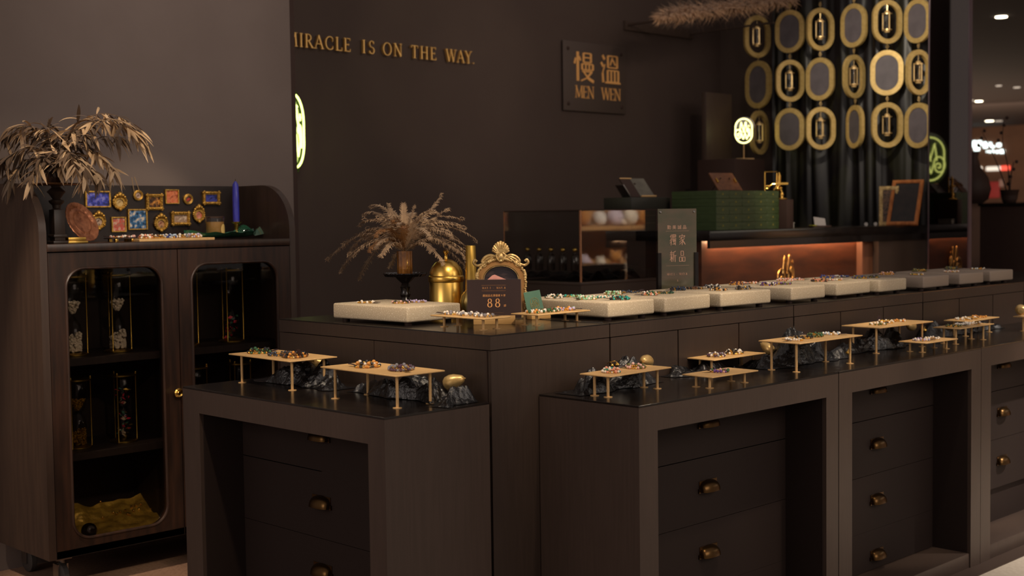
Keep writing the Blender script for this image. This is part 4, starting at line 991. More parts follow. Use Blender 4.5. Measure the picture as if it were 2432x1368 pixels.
for i, (cp, dd, pale, LS) in enumerate(BR):
    pts = [Vector((0, 0, -.05))] + [deep(px, py, ed + dd*(k+1)/len(cp)*1.3) - eo for k, (px, py) in enumerate(cp)]
    pts = spline(pts, 6); g = G(); n = len(pts)
    g.tube(pts, [.0026*(1 - .7*k/n) for k in range(n)], 6)
    for k in range(5, n):
        T = (pts[min(k+1, n-1)] - pts[k-1]).normalized()
        for s in range(3):
            dv = (T*er.uniform(.3, 1.0) + Vector((er.gauss(0, .55), er.gauss(0, .55), er.uniform(-.75, .25)))).normalized()
            leaf(g, pts[k], dv, LS*er.uniform(.7, 1.5), .0082*er.uniform(.7, 1.2), 1 if er.random() < pale*1.25 else 0, er.uniform(.4, 2.0))
    g.build('branch', [m_euc, m_euc2], euc)
g = G()                                          # the long pale sprays that hang out to the right
for px, py, qx, qy in ((285, 300, 381, 336), (290, 310, 375, 352), (325, 330, 352, 384), (270, 290, 330, 330), (225, 375, 262, 412), (232, 380, 300, 428), (248, 400, 322, 436), (228, 360, 268, 400), (255, 395, 295, 420)):
    a = deep(px, py, ed + .02) - eo; b = deep(qx, qy, ed - .02) - eo
    leaf(g, a, (b - a) + Vector((0, 0, .25*(b-a).length)), (b-a).length*1.03, .0075, 0, .6)
g.build('hanging_spray', m_euc2, euc)

bz = ony(197, 540, 4.66)
t = thing('bronze_plate', 'round embossed bronze plate leaning at the left end of the cabinet shelf', 'plate', (ony(206, 575, 4.66).x, 4.66, ZS))
Mb = Matrix.Translation((-.012, .02, .076)) @ Matrix.Rotation(R(24), 4, 'Z') @ Matrix.Rotation(R(64), 4, 'X') @ Matrix.Rotation(R(0), 4, 'Y')
G(Mb).lathe([(.030, -.004), (.078, .004), (.082, .008), (.080, .010), (.066, .008), (.060, .003), (.050, .003), (.044, .006), (.036, .003), (0, .001)], 64, rib=.012, nrib=24).build('dish', mat('bronze', (206, 136, 96), (160, 98, 66), rough=.3, metal=.6, scale=40, bump=.3, bscale=70), t)

yt = 4.585
x0, x1 = ony(331, 568, yt).x, ony(510, 565, yt).x
t = thing('brass_tray', 'long thin brass tray on the cabinet shelf, full of bracelets', 'tray', ((x0+x1)/2, yt+.06, ZS))
hw = (x1-x0)/2
G().box(-hw, hw, -.06, .06, 0, .010, bev=.001, seg=1).build('plate', m_brass, t)
for i, (u, cols) in enumerate(((-.78, ['white', 'coral', 'gold']), (-.42, ['gold', 'brown', 'white']), (-.05, ['blue', 'pale', 'white']), (.32, ['grey', 'white', 'gold']), (.66, ['amber', 'white', 'lav']))):
    bracelet(((x0+x1)/2 + u*hw*.9, yt+.045, ZS+.010), cols, 'in the long tray on the cabinet shelf', .027, .0048, 2)
xs0 = ony(268, 568, 4.64).x; xs1 = ony(320, 566, 4.64).x
t = thing('brass_riser', 'short dark tray on two brass blocks on the cabinet shelf, left of the long tray', 'tray', ((xs0+xs1)/2, 4.66, ZS))
for s in (-1, 1): G().box(s*.034-.006, s*.034+.006, -.03, -.018, 0, .012, bev=.001).box(s*.034-.006, s*.034+.006, .018, .03, 0, .012).build('block', m_gold, t)
G().box(-.055, .055, -.034, .034, .012, .015).build('plate', m_walnut, t)
bracelet(((xs0+xs1)/2 - .02, 4.66, ZS+.015), ['coral', 'pearl', 'gold'], 'on the short dark tray on the cabinet shelf', .024, .0045, 1)
bracelet(((xs0+xs1)/2 + .035, 4.665, ZS+.015), ['pink', 'white', 'brown'], 'on the short dark tray on the cabinet shelf', .022, .0045, 1)

# candle jar, blue candle, green fish dish
p = ony(511, 553, 4.70)
t = thing('candle_jar', 'amber scented candle in a glass with a pale oval label', 'candle', (p.x, 4.70, ZS+.010))
G().lathe([(.034, 0), (.036, .003), (.036, .062), (0, .062)], 36).build('wax', mat('amber_wax', (160, 120, 62), rough=.5, coat=.5), t)
G().lathe([(.0375, .0), (.0385, .002), (.0385, .082), (.0365, .082), (.0365, .060)], 36).build('glass', m_acryl, t)
G().lathe([(.039, .077), (.0395, .082), (.036, .084), (.036, .078)], 36).build('rim', mat('dark_rim', (60, 44, 38), rough=.15, coat=.6), t)
def lab(u, v):
    a = (u-.5)*1.0; zz = .030 + (v-.5)*.046; wv = math.sqrt(max(0, 1 - (2*(v-.5))**2)); aa = R(-62) + a*wv*.8
    return (.0390*math.cos(aa), .0390*math.sin(aa), zz)
G().sheet(lab, 10, 14).build('label', mat('oval_label', (214, 182, 110), rough=.5), t)
p = ony(562, 557, 4.70)
t = thing('blue_candle', 'tall blue taper candle in a brass holder on the cabinet shelf', 'candle', (p.x, 4.70, ZS+.010))
G().lathe([(.0135, .055), (.0138, .15), (.0120, .215), (.004, .228), (0, .229)], 24).build('taper', mat('blue_wax', (44, 46, 150), (52, 54, 168), rough=.45, scale=60, coat=.2), t)
G().tube([(0, 0, .228), (.001, 0, .238)], .0012, 6).build('wick', m_dark, t)
G().lathe([(.026, 0), (.028, .003), (.010, .008), (.007, .020), (.0085, .036), (.013, .052), (.023, .058), (.024, .061), (.014, .061), (.013, .056)], 32).build('holder', m_gold, t)
m_fish = mat('green_glaze', (58, 120, 88), (30, 74, 56), rough=.14, scale=9, coat=.8)
fx0 = ony(440, 560, 4.70).x; fx1 = ony(606, 560, 4.70).x; fx2 = ony(646, 560, 4.70).x
t = thing('fish_dish', 'green glazed fish-shaped dish with a raised fan tail under the candles', 'dish', ((fx0+fx1)/2, 4.70, ZS))
L2 = (fx1-fx0)/2
def dish(u, v):
    x = -L2 + 2*L2*u; wv = .075*math.sin(PI*min(max(u*.96+.02, 0), 1))**.7; s = (2*v-1); edge = abs(s)**2.2
    return (x, s*wv, .004 + .020*edge + .012*max(0, (abs(2*u-1))**4) + .003*math.sin(u*26)*edge)
g = G().sheet(dish, 44, 16)
g.sheet(lambda u, v: tuple(Vector(dish(u, v)) + Vector((0, 0, .004))), 44, 16)
g.build('bowl', m_fish, t)
tl = fx2 - (fx0+fx1)/2
def tail(u, v):
    s = 2*v-1; wd = .012 + .040*u
    return (L2*.94 + (tl - L2*.94)*u + .006*s*s, s*wd*.55, .018 + .018*u + s*wd*.55 + .022*u)
G().sheet(tail, 14, 12).build('tail', mat('fish_tail', (64, 112, 104), (112, 122, 84), rough=.2, scale=3, stretch=(40, 1, 1), coat=.6), t)
g = G()
for k in range(5): g.tube(spline([(L2*.55 - .012*k, -.012, .022), (L2*.70, -.014 + .006*k, .040 + .004*k), (L2*.98, 0, .024)], 5), .0022, 6)
g.build('fin', m_fish, t)
fb = random.Random(2)
tag(G().ball((((fx0+fx1)/2) + L2*.28, 4.665, ZS+.022), .010, 0, 12, 8).build('glass_bead', mat('clear_bead', (90, 84, 74), rough=.05, coat=1)), 'single dark glass bead in the green dish between the two candles', 'bead')

# ------------------------------------------------------------------ lettering and signs on the charcoal wall
t = thing('wall_lettering', 'gold letters on the charcoal wall reading MIRACLE IS ON THE WAY.', 'lettering', (0, YW, 0))
def place_text(txt, pxL, pxR, ybase, htop, track):
    a = ony(pxL, ybase[0], YW - .02); b = ony(pxR, ybase[1], YW - .02)
    return a, b
# each word at its own measured place along the same baseline
zb0 = ony(770, 118, YW - .012).z; hcap = .072
for wd, xa, xb, track in (('MIRACLE', 676, 829, .34), ('IS', 856, 886, .30), ('ON', 905, 951, .30), ('THE', 972, 1032, .32), ('WAY.', 1055, 1123, .22)):
    A = ony(xa, 130, YW - .012).x; B_ = ony(xb, 130, YW - .012).x
    nat = sum(SER[c][0] for c in wd)*hcap; tr = ((B_ - A) - nat)/max(len(wd)-1, 1)/hcap
    x = A
    for c in wd:
        g = G(); strokes_into(g, SER[c][1], hcap, hcap, x, zb0, -.012, -.030); x += (SER[c][0] + tr)*hcap
        g.build('letter', m_letter, t)
q0 = ony(1332, 180, YW); q1 = ony(1480, 180, YW); zt = ony(1332, 95, YW).z; zb = ony(1332, 262, YW).z
cx = (q0.x + q1.x)/2
t = thing('wall_plaque', 'black wall plaque with two gold Chinese characters over MEN WEN', 'sign', (cx, YW, 0))
hw = (q1.x - q0.x)/2
G().box(-hw, hw, -.022, -.012, zb, zt, bev=.004).build('plate', mat('plaque_black', (72, 59, 53), rough=.55), t)
m_goldtxt = mat('plaque_gold', (240, 180, 108), rough=.55, metal=.25)
g = G()
def X_(px): return ony(px, 180, YW-.024).x - cx
zc1 = ony(1386, 193, YW-.024).z; zc2 = ony(1386, 124, YW-.024).z
for ch, a, b in (('慢', 1363, 1409), ('溫', 1427, 1469)):
    g = G(); han(g, ch, X_(a), zc1, X_(b) - X_(a), zc2 - zc1, -.022, -.026); g.build('chinese_character', m_goldtxt, t)
g = G(); hh = .078
for wd, a, b in (('MEN', 1365, 1411), ('WEN', 1428, 1474)):
    xa, xb = X_(a), X_(b); nat = sum(SER[c][0] for c in wd)*hh; tr = ((xb-xa) - nat)/2/hh; x = xa
    zb_ = ony(1386, 233, YW-.024).z
    for c in wd:
        g = G(); strokes_into(g, SER[c][1], hh, hh, x, zb_, -.022, -.026); x += (SER[c][0] + tr)*hh
        g.build('latin_letter', m_goldtxt, t)
for sx in (-1, 1):
    for z in (zb + .045, zt - .05): G(Matrix.Translation((sx*(hw-.045), -.022, z)) @ Matrix.Rotation(R(90), 4, 'X')).lathe([(.012, 0), (.012, .004), (.008, .008), (0, .008)], 16).build('screw', m_dark, t)

# neon monograms
m_neon = emis('neon_tube', (.86, 1.0, .26), 3.4)
m_neon_s = emis('neon_tube_small', (1.0, .93, .34), 3.6)
m_greenacryl = mat('green_acrylic_plate', (58, 78, 28), rough=.1, coat=.6)
sg = deep(700, 311, 6.78)
t = thing('neon_sign', 'green-yellow neon monogram on an oval plate, half hidden behind the end of the grey wall', 'neon sign', sg, R(34))
HN = .375
G().prism([(x, z) for x, z in stadium(.46*HN, .61*HN, 16)], .014, .022, 0, 'y').build('plate', m_greenacryl, t)
g = G(); mono_into(g, HN, .0052); g.build('neon_tube', m_neon, t)
for z in (.5, -.5):
    G().tube([(0, .018, z*HN), (.559*(YW - sg.y), .829*(YW - sg.y), z*HN)], .006, 8).build('standoff', m_steel, t)

sp = Vector((7.42, 5.28, 0)); sn = ony(1749, 312, 5.28)
t = thing('display_tower', 'tall narrow black cabinet with a raised back, carrying the small glowing neon lamp', 'cabinet', (sn.x, 5.28, 0))
zt = ony(1749, 379, 5.28).z
G().box(-.17, .17, -.11, .20, 0, zt, bev=.003).build('body', m_dark, t)
G().box(-.12, .17, .16, .20, zt, zt + .46, bev=.003).build('back_panel', m_black, t)
t = thing('neon_lamp', 'small round neon monogram lamp on a thin brass stem, glowing yellow', 'lamp', (sn.x, 5.22, zt), FACE + R(8))
HS = 57/FPX*(sn - EYE).dot(FW)
g = G(Matrix.Translation((0, 0, sn.z - zt))); mono_into(g, HS, .0036); g.build('neon_tube', m_neon_s, t)
g = G(Matrix.Translation((.012, .016, sn.z - zt))); g.prism(stadium(.44*HS, .58*HS, 16), 0, .004, 0, 'y'); g.build('plate', m_acryl, t)
G().lathe([(.0035, .004), (.0035, sn.z - zt - .55*HS)], 10).box(-.062, .062, -.03, .03, 0, .005).build('stem', m_brass, t)

# ------------------------------------------------------------------ glass showcase
KX, KY = 4.913, 4.476
tag(G().box(KX, KX+.606, KY, KY+.55, 0, .985).box(KX-.004, KX+.610, KY-.004, KY+.554, .985, 1.0, bev=.002).build('showcase_pedestal', m_black), 'black square pedestal under the glass showcase', 'pedestal')
t = thing('glass_showcase', 'square glass showcase with a dark lid on a black pedestal, behind the ornate mirror', 'display case', (KX, KY, 1.0))
for x0, x1, y0, y1 in ((0, .606, 0, .005), (0, .606, .545, .55), (0, .005, .005, .545), (.601, .606, .005, .545)):
    G().box(x0, x1, y0, y1, .001, .362).build('pane', m_case, t)
G().box(0, .606, 0, .55, .362, .368).build('lid', m_dark, t)
m_edge = mat('glass_edge', (176, 120, 84), (150, 104, 72), rough=.25, coat=.5, scale=60)
G().box(-.004, .004, -.004, .004, 0, .364).build('corner_edge', m_edge, t); G().box(-.002, .002, .548, .552, 0, .364).build('corner_edge', m_edge, t); G().box(.604, .608, -.002, .002, 0, .364).build('corner_edge', m_dark, t)
def drape(u, v):
    n = noise.noise(Vector((u*6, v*6, 4))); return (KX+.03+.546*u, KY+.03+.49*v, 1.002 + .05*max(0, .35 + n))
tag(G().sheet(drape, 40, 36).build('dark_drape', m_gauze), 'crumpled dark cloth on the floor of the glass showcase', 'cloth')
m_bot = mat('bottle_dark', (52, 42, 36), rough=.12, coat=.6)
for i in range(5):
    bo = thing('perfume_bottle', 'dark little bottle with a domed stopper in a row inside the showcase', 'bottle', (KX + .055, KY + .09 + .085*i, 1.055), 0, 'bottles in the glass showcase')
    G().lathe([(.020, 0), (.022, .004), (.022, .070), (.016, .082), (.009, .086), (.009, .096)], 20).build('body', m_bot, bo); G().ball((0, 0, .107), .013, 0, 14, 10).build('stopper', m_canister, bo)

# shop shelf across the walkway whose soft toys are mirrored in the showcase glass
SX, SY = 11.35, -.60
ps = thing('toy_shelf', 'pale wooden shelf unit with soft toys across the walkway, seen mirrored in the showcase', 'shelf', (SX, SY, 0), 0)
g = G()
for z in (.62, 1.22, 1.75): g.box(-1.0, 1.2, -.45, 0, z-.04, z)
g.box(-1.0, -.94, -.45, 0, 0, 2.2).box(1.14, 1.2, -.45, 0, 0, 2.2).box(-1.0, 1.2, -.48, -.45, 0, 2.2)
g.build('frame', mat('shop_shelf_wood', (186, 140, 92), rough=.6), ps)
PC = [((220, 214, 210), 'white'), ((196, 132, 60), 'ginger'), ((214, 84, 62), 'red'), ((206, 190, 206), 'lilac'), ((232, 222, 206), 'cream'), ((176, 116, 54), 'brown'), ((226, 214, 198), 'pale'), ((206, 140, 66), 'golden')]
pm = [mat('plush_' + n, c, rough=.9, sheen=.5, scale=60, bump=.4, bscale=120) for c, n in PC]
tr_ = random.Random(4)
for row, z in enumerate((.62, 1.22)):
    for k in range(8):
        x = SX - .86 + k*.265; c = (k*3 + row*2) % 8; s = tr_.uniform(.085, .11)
        ty = thing('plush_toy', f'{PC[c][1]} plush toy, {("first","second","third","fourth","fifth","sixth","seventh","last")[k]} in the {("lower","upper")[row]} row of toys mirrored in the showcase', 'soft toy', (x, SY-.2, z), tr_.uniform(-.5, .5), 'plush toys mirrored in the showcase')
        G().ball((0, 0, s*.95), s, 0, 16, 12, (1, .85, .95)).ball((-.6*s, -.5*s, .4*s), .38*s, 0, 12, 8).ball((.6*s, -.5*s, .4*s), .38*s, 0, 12, 8).build('body', pm[c], ty)
        G().ball((0, .1*s, s*2.25), s*.72, 0, 16, 12).ball((-.5*s, .1*s, s*2.85), .24*s, 0, 10, 8).ball((.5*s, .1*s, s*2.85), .24*s, 0, 10, 8).ball((0, .75*s, s*2.1), .3*s, 0, 10, 8).build('head', pm[c], ty)
spot((10.6, 1.7, 2.9), (11.4, -.8, .95), 1500, 52, (1, .86, .68), .8)  # strong unseen spot added so the toys show up in the glass

# black box with a tablet stand and a pen on the showcase
bz = KY + .10
bx0, bx1 = ony(1500, 480, bz).x, ony(1592, 480, bz).x
tag(G().box(bx0, bx1, bz, bz+.20, 1.368, 1.368+.065, bev=.003).build('grey_box', mat('grey_box', (48, 46, 40), rough=.5)), 'dark grey box on the right half of the glass showcase', 'box')
m_tab = mat('olive_card', (96, 92, 80), (84, 80, 70), rough=.3, scale=20)
t = thing('tablet_stand', 'tilted grey tablet with a gold lower edge on the dark grey box', 'tablet', ((bx0+bx1)/2 + .015, bz + .075, 1.433), R(-8))
Mt = Matrix.Translation((.0, 0, .004)) @ Matrix.Rotation(R(-42), 4, 'X')
G(Mt).box(-.085, .095, 0, .008, 0, .140, bev=.002).build('body', m_dark, t)
G(Mt).box(-.012, .093, -.0015, .0, .004, .138).build('screen', m_tab, t)
G(Mt).box(-.012, .099, -.010, .0, -.004, .002, bev=.001).build('ledge', m_brass, t)
G(Mt).box(-.085, .0, -.003, 0, .134, .140).build('trim', m_brass, t)
G().tube([(.0, .10, 0), (.0, .06, .08)], .006, 8).box(-.05, .05, .05, .12, -.001, .004).build('support', m_dark, t)
t = thing('small_display', 'small dark plate with a bright edge leaning left of the tablet', 'plate', (bx0 + .022, bz + .05, 1.433), R(-10))
G(Matrix.Rotation(R(-38), 4, 'Y')).box(-.003, .003, -.035, .035, .000, .085, bev=.001).build('plate', m_steel, t)
G(Matrix.Rotation(R(-38), 4, 'Y')).box(.003, .010, -.035, .035, .0, .012, bev=.001).build('foot', m_dark, t)

# ------------------------------------------------------------------ cash counter at the back
QY = 4.20; QX0, QX1 = 5.575, 7.33
zt = 1.25
t = thing('cash_counter', 'long dark cash counter with a lit mahogany front and a gold monogram behind the slabs', 'counter', (QX0, QY, 0))
Wq = 7.86 - QX0
x_post0, x_post1 = ony(2041, 600, QY).x - QX0, ony(2066, 600, QY).x - QX0
G().box(-.06, Wq, -.08, .42, 1.196, zt, bev=.003).box(-.06, Wq, -.08, -.062, 1.158, 1.197).build('top', m_top, t)
G().box(0, x_post0, .02, .40, 0, 1.196).build('front_panel', m_panel, t)
G().box(x_post0, x_post1, -.02, .40, 0, 1.158, bev=.002).build('post', mat('post_wood', (120, 76, 50), (100, 60, 40), rough=.5, scale=6, stretch=(6, 6, 1)), t)
G().box(x_post1, Wq, -.06, .40, 0, 1.158).build('side_panel', m_black, t)
m_led = emis('led_strip', (1, .55, .28), 75.0)
G().box(.05, x_post0-.02, -.012, -.002, 1.188, 1.1955).build('led_strip', m_led, t)
mo = ony(1873, 644, QY)
kq = (mo - EYE).dot(FW)/FPX
t2 = thing('gold_monogram', 'gold metal M monogram with a star on the mahogany counter front', 'logo', (mo.x, QY + .02, mo.z))
g = G(); mono_into(g, 106*kq, .0042, -.010, 0, False); g.build('monogram', m_letter, t2)

# stack of green gift boxes
m_box = mat('green_gift_box', (54, 70, 38), (60, 76, 43), rough=.45, scale=40)
GY = QY + .03
gx0, gx1 = ony(1701, 500, GY).x, ony(1850, 500, GY).x
wb = (gx1 - gx0)/5; hb = .0425; names5 = ('bottom', 'second', 'middle', 'fourth', 'top'); cols5 = ('left end', 'second from left', 'centre', 'second from right', 'right end')
bb = None
def gift(loc, label):
    global bb
    if bb is None:
        bb = thing('gift_box', label, 'box', loc, 0, 'green gift boxes stacked on the cash counter')
        G().box(.001, wb-.001, 0, .30, 0, hb*.62, bev=.001, seg=1).build('base', m_box, bb)
        G().box(.0003, wb-.0003, -.0008, .3008, hb*.42, hb-.0008, bev=.0012, seg=1).build('lid', m_box, bb)
        g = G(Matrix.Translation((wb/2, -.0016, hb*.56))); mono_into(g, .016, .0006, 0, 0, False); g.build('monogram', mat('box_gold_print', (150, 140, 66), rough=.4, metal=.4), bb)
        return bb
    return dup(bb, loc, 0, label)
for r_ in range(5):
    for c in range(5):
        gift((gx0 + c*wb, GY, zt + r_*hb), f'green gift box in the {names5[r_]} row, {cols5[c]}')
# leather folder on an easel on the boxes
lx = ony(1733, 452, GY+.10)
t = thing('leather_folder', 'brown leather folder tilted on a thin easel on top of the green boxes', 'folder', (lx.x, GY + .09, zt + 5*hb), R(-14))
Ml = Matrix.Translation((0, 0, .004)) @ Matrix.Rotation(R(-42), 4, 'X') @ Matrix.Rotation(R(0), 4, 'Y')
G(Ml).box(-.085, .085, 0, .010, 0, .135, bev=.004).build('cover', mat('brown_leather', (112, 70, 42), (92, 56, 34), rough=.5, scale=50, bump=.2, bscale=120), t)
for s in (-1, 1): G(Ml).box(s*.064-.004, s*.064+.004, -.010, .0, .055, .085, bev=.002).build('clip', m_gold, t)
G().tube([(-.06, .10, 0), (-.03, .05, .075)], .003, 6).tube([(.06, .10, 0), (.03, .05, .075)], .003, 6).tube([(-.07, 0, .003), (.07, 0, .003)], .003, 6).build('easel', m_dark, t)
# black riser and brass desk microscope
rx = ony(1857, 520, GY-.02).x
zr = ony(1852, 474, GY + .01).z
tag(G().box(gx1+.004, gx1+.07, GY - .05, GY + .12, zt, zr - .0005, bev=.002).build('black_riser', m_dark), 'black block right of the green boxes carrying the brass ornament', 'block')
t = thing('brass_ornament', 'shiny brass microscope-like ornament with a round foot right of the green boxes', 'ornament', (gx1+.034, GY + .005, zr), R(-42))
k1 = (ony(1852, 474, GY) - EYE).dot(FW)/FPX
def O(px, py): return ((px - 1855)*k1, 0, (474 - py)*k1)
G().lathe([(.032, 0), (.034, .003), (.030, .008), (.012, .010), (.010, .018), (.013, .028), (.010, .040)], 28).build('foot', m_gold, t)
g = G().tube([O(1857, 462), O(1853, 452), O(1852, 447)], .008, 10); g.ball(O(1845, 448), .012, 0, 12, 8).ball(O(1853, 447), .010, 0, 12, 8).ball(O(1842, 443), .008, 0, 12, 8)
g.tube([O(1836, 452), O(1842, 445), O(1852, 441)], .006, 8).tube([O(1818, 447), O(1824, 447), O(1825, 441), O(1818, 441)], .003, 8).tube([O(1824, 444), O(1833, 437), O(1846, 437)], .0042, 8); g.box(-.035, .035, -.012, .012, .058*1.45, .066*1.45)
g.build('arm', m_gold, t)
G().tube([O(1849, 441), O(1850, 416)], .0095, 16).tube([O(1850, 416), O(1848, 410)], .0070, 12).tube([O(1843, 440), O(1844, 411)], .003, 8).build('barrel', m_gold, t)
G().tube([O(1815, 454), O(1815, 409)], .0038, 10).build('post', m_gold, t)
G().tube([O(1815, 408), O(1845, 408)], .0014, 6).build('top_wire', m_gold, t)
# small things on the cash counter
px = ony(1869, 544, QY+.02)
tag(G().box(px.x-.045, px.x+.045, QY, QY+.10, zt, zt+.026, bev=.003).box(px.x-.048, px.x+.048, QY-.002, QY+.102, zt+.027, zt+.033, bev=.002).build('small_white_box', mat('box_pale', (150, 146, 140), rough=.5)), 'small pale box beside the green gift boxes', 'box')
px = ony(1958, 542, QY+.04)
t = thing('card_stand', 'little grey card propped on a black base in the middle of the cash counter', 'card', (px.x, QY+.06, zt), R(-20))
G().box(-.07, .05, -.03, .04, 0, .010, bev=.002).build('base', m_dark, t)
G(Matrix.Translation((0, .01, .010)) @ Matrix.Rotation(R(-24), 4, 'X') @ Matrix.Rotation(R(9), 4, 'Y')).box(-.040, .040, 0, .003, 0, .052).build('card', mat('grey_card', (150, 146, 146), rough=.5), t)
G().box(-.075, -.045, -.015, .02, .010, .014).build('yellow_note', mat('yellow_note', (150, 150, 40), rough=.6), t)
for i, (px_, lab) in enumerate(((2068, 'small metal cap at the left of the two picture frames'), (2090, 'metal stapler-like clip lying left of the gold picture frame'))):
    q = ony(px_, 543, QY+.03)
    tag(G().tube([(q.x-.018, QY+.05, zt+.010), (q.x+.018, QY+.07, zt+.010)], [.010, .008], 12).tube([(q.x-.020, QY+.05, zt+.012), (q.x-.024, QY+.048, zt+.012)], .011, 12).build('metal_clip', m_steel), lab, 'clip', None)
def lean_frame(pxl, pxr, lean, back, label, pic, w, h, rz, fm):
    q = onx((pxl+pxr)/2, 542, 7.58+back)
    t = thing('leaning_frame', label, 'picture frame', (q.x, q.y, zt), rz)
    Mq = Matrix.Rotation(R(-lean), 4, 'X')
    G(Mq).frame(rectlike(-w, w, 0, h, 1), rectlike(-w+.022, w-.022, .022, h-.022, 1), -.010, .008, 0, 'y').frame(rectlike(-w+.006, w-.006, .006, h-.006, 1), rectlike(-w+.016, w-.016, .016, h-.016, 1), -.014, -.008, 0, 'y').build('frame', fm, t)
    G(Mq).box(-w+.02, w-.02, -.004, .004, .02, h-.02).build('picture', pic, t)
    return t
m_frgold = mat('frame_bronze', (206, 130, 66), (170, 100, 48), rough=.35, metal=.2, scale=60, stretch=(1, 1, .2))
m_darkpic = mat('dark_painting', (24, 18, 17), (46, 33, 28), rough=.4, scale=20, coat=.1)
lean_frame(2116, 2168, 26, 0, 'dark picture in a bronze frame leaning right of centre against the mirror panel', m_darkpic, .098, .315, R(-78), m_frgold)
lean_frame(2104, 2118, 6, .05, 'thin gold frame with a brown floral picture behind the bronze frame', art('floral_picture', (34, 26, 20), (120, 84, 56), (60, 44, 34), 40), .060, .250, R(-62), m_oldgold)

# ------------------------------------------------------------------ mirror panel at the end of the counter
mx = 7.36
ya = onx(2206, 300, mx).y; yb = onx(2301, 300, mx).y
t = thing('mirror_panel', 'tall dark mirror panel with thin bright edges right of the gold ovals', 'mirror', (mx, (ya+yb)/2, 0))
hy = (ya-yb)/2
m_mir = mat('dark_mirror', (112, 106, 104), rough=.02, metal=1.0)
G().box(0, .03, -hy, hy, .0, 3.3).build('panel', m_mir, t)
m_thin = mat('thin_metal_edge', (120, 104, 112), rough=.35, metal=.8)
for s in (-1, 1): G().box(-.003, .032, s*hy-.004, s*hy+.004, 0, 3.3).build('edge_trim', m_thin, t)

# ------------------------------------------------------------------ dark curtain and the chains of gold ovals
m_curt = mat('curtain_dark', (13, 9, 12), (27, 26, 16), rough=.42, scale=5, stretch=(1, 1, .5), lo=.48, hi=.54, spec=.5)
def cfold(u, v):
    y = 5.30 - 1.36*u; n = noise.noise(Vector((u*21, v*1.2, 0))); d = .009*math.sin(u*60 + 3*n) + .02*noise.noise(Vector((u*14, v*3, 4)))
    return (XC - .07 + d, y, 1.0 + 2.15*v)
tag(G().sheet(cfold, 260, 30).build('curtain', m_curt), 'dark shiny patterned curtain hanging behind the gold ovals', 'curtain')
m_ring = mat('brushed_gold_ring', (214, 184, 118), (198, 166, 100), rough=.42, metal=.4, scale=50)
m_mini = mat('mini_hourglass_gold', (240, 206, 146), rough=.25, metal=.6)
m_felt = mat('grey_disc', (96, 88, 92), (84, 77, 81), rough=.6, scale=14)
m_bulb = glass('mini_glass', (.9, .9, .88), 1.6)
OX = XC - .22
def oval(loc, rz, kind, label, h):
    t = thing('gold_oval', label, 'wall ornament', loc, rz, 'chains of gold ovals on the dark curtain')
    hw, hh = h*.362, h*.5
    so, si = stadium(hw, hh, 16), stadium(hw*.70, hh - hw*.30, 16)
    G().frame(so, si, -.011, .011, 0, 'y', False).build('ring', m_ring, t)
    if kind: G().prism(stadium(hw*.705, hh - hw*.295, 16), -.006, .006, 0, 'y').build('disc', m_felt, t)
    G().tube([(0, 0, hh), (0, 0, hh + h*.150)], .0016, 6).tube([(.008*math.cos(a*PI/4), 0, hh + h*.075 + .010*math.sin(a*PI/4)) for a in range(8)], .0022, 6, closed=True).tube([(0, .008*math.cos(a*PI/4), hh + h*.115 + .008*math.sin(a*PI/4)) for a in range(8)], .0022, 6, closed=True).build('chain', m_oldgold, t)
    if not kind:
        hg = G(); s = h*.40
        hg.lathe([(.016, -s/2-.012), (.018, -s/2), (.031, -s/2+.004), (.031, -s/2+.008), (0, -s/2+.008)], 20).lathe([(0, s/2-.008), (.031, s/2-.008), (.031, s/2-.004), (.018, s/2), (.014, s/2+.012), (.004, s/2+.018), (0, s/2+.018)], 20)
        for k in range(3):
            a = R(30 + 120*k); hg.tube([(.027*math.cos(a), .027*math.sin(a), -s/2), (.027*math.cos(a), .027*math.sin(a), s/2)], .0036, 8)
        hg.tube([(0, 0, s/2+.016), (0, 0, hh - hw*.30)], .0016, 6)
        o = hg.build('mini_hourglass', m_mini, t)
        G().lathe([(.014, -s/2+.008), (.016, -s*.3), (.004, 0), (.016, s*.3), (.014, s/2-.008)], 18).ball((0, 0, -s*.34), .010, 0, 10, 8).build('bulb', m_bulb, o)
    return t
GRID = [[(1798, 87, 100, 62, 0), (1801, 201, 112, 60, 1), (1803, 315, 104, 42, 0)], [(1876, 75, 101, 69, 1), (1876, 192, 99, 68, 0), (1876, 307, 100, 70, 1)], [(1948, 70, 101, 64, 0), (1948, 188, 101, 67, 1), (1949, 305, 101, 70, 0)],
        [(2028, 61, 103, 60, 1), (2028, 182, 103, 49, 0), (2031, 301, 102, 38, 1)], [(2107, 52, 104, 69, 0), (2107, 173, 107, 79, 1), (2107, 297, 107, 73, 0)], [(2180, 50, 104, 62, 1), (2181, 172, 107, 56, 0), (2182, 298, 107, 64, 1)]]
cn = ('first', 'second', 'third', 'fourth', 'fifth', 'sixth'); rn = ('top', 'middle', 'bottom')
for c, col in enumerate(GRID):
    for r_, (px, py, ph, pw, kind) in enumerate(col):
        q = onx(px, py, OX); k = (q - EYE).dot(FW)/FPX; h = ph*k
        view = math.atan2(q.y, q.x); sgn = -1 if (c + r_) % 2 else 1
        ang = math.acos(min(1, pw/(ph*.755)))*sgn                      # how far it has turned on its chain
        oval(q, view - PI/2 + ang, kind, f'gold oval {"around a grey disc" if kind else "around a tiny hourglass"}, {rn[r_]} of the {cn[c]} chain from the left', h)

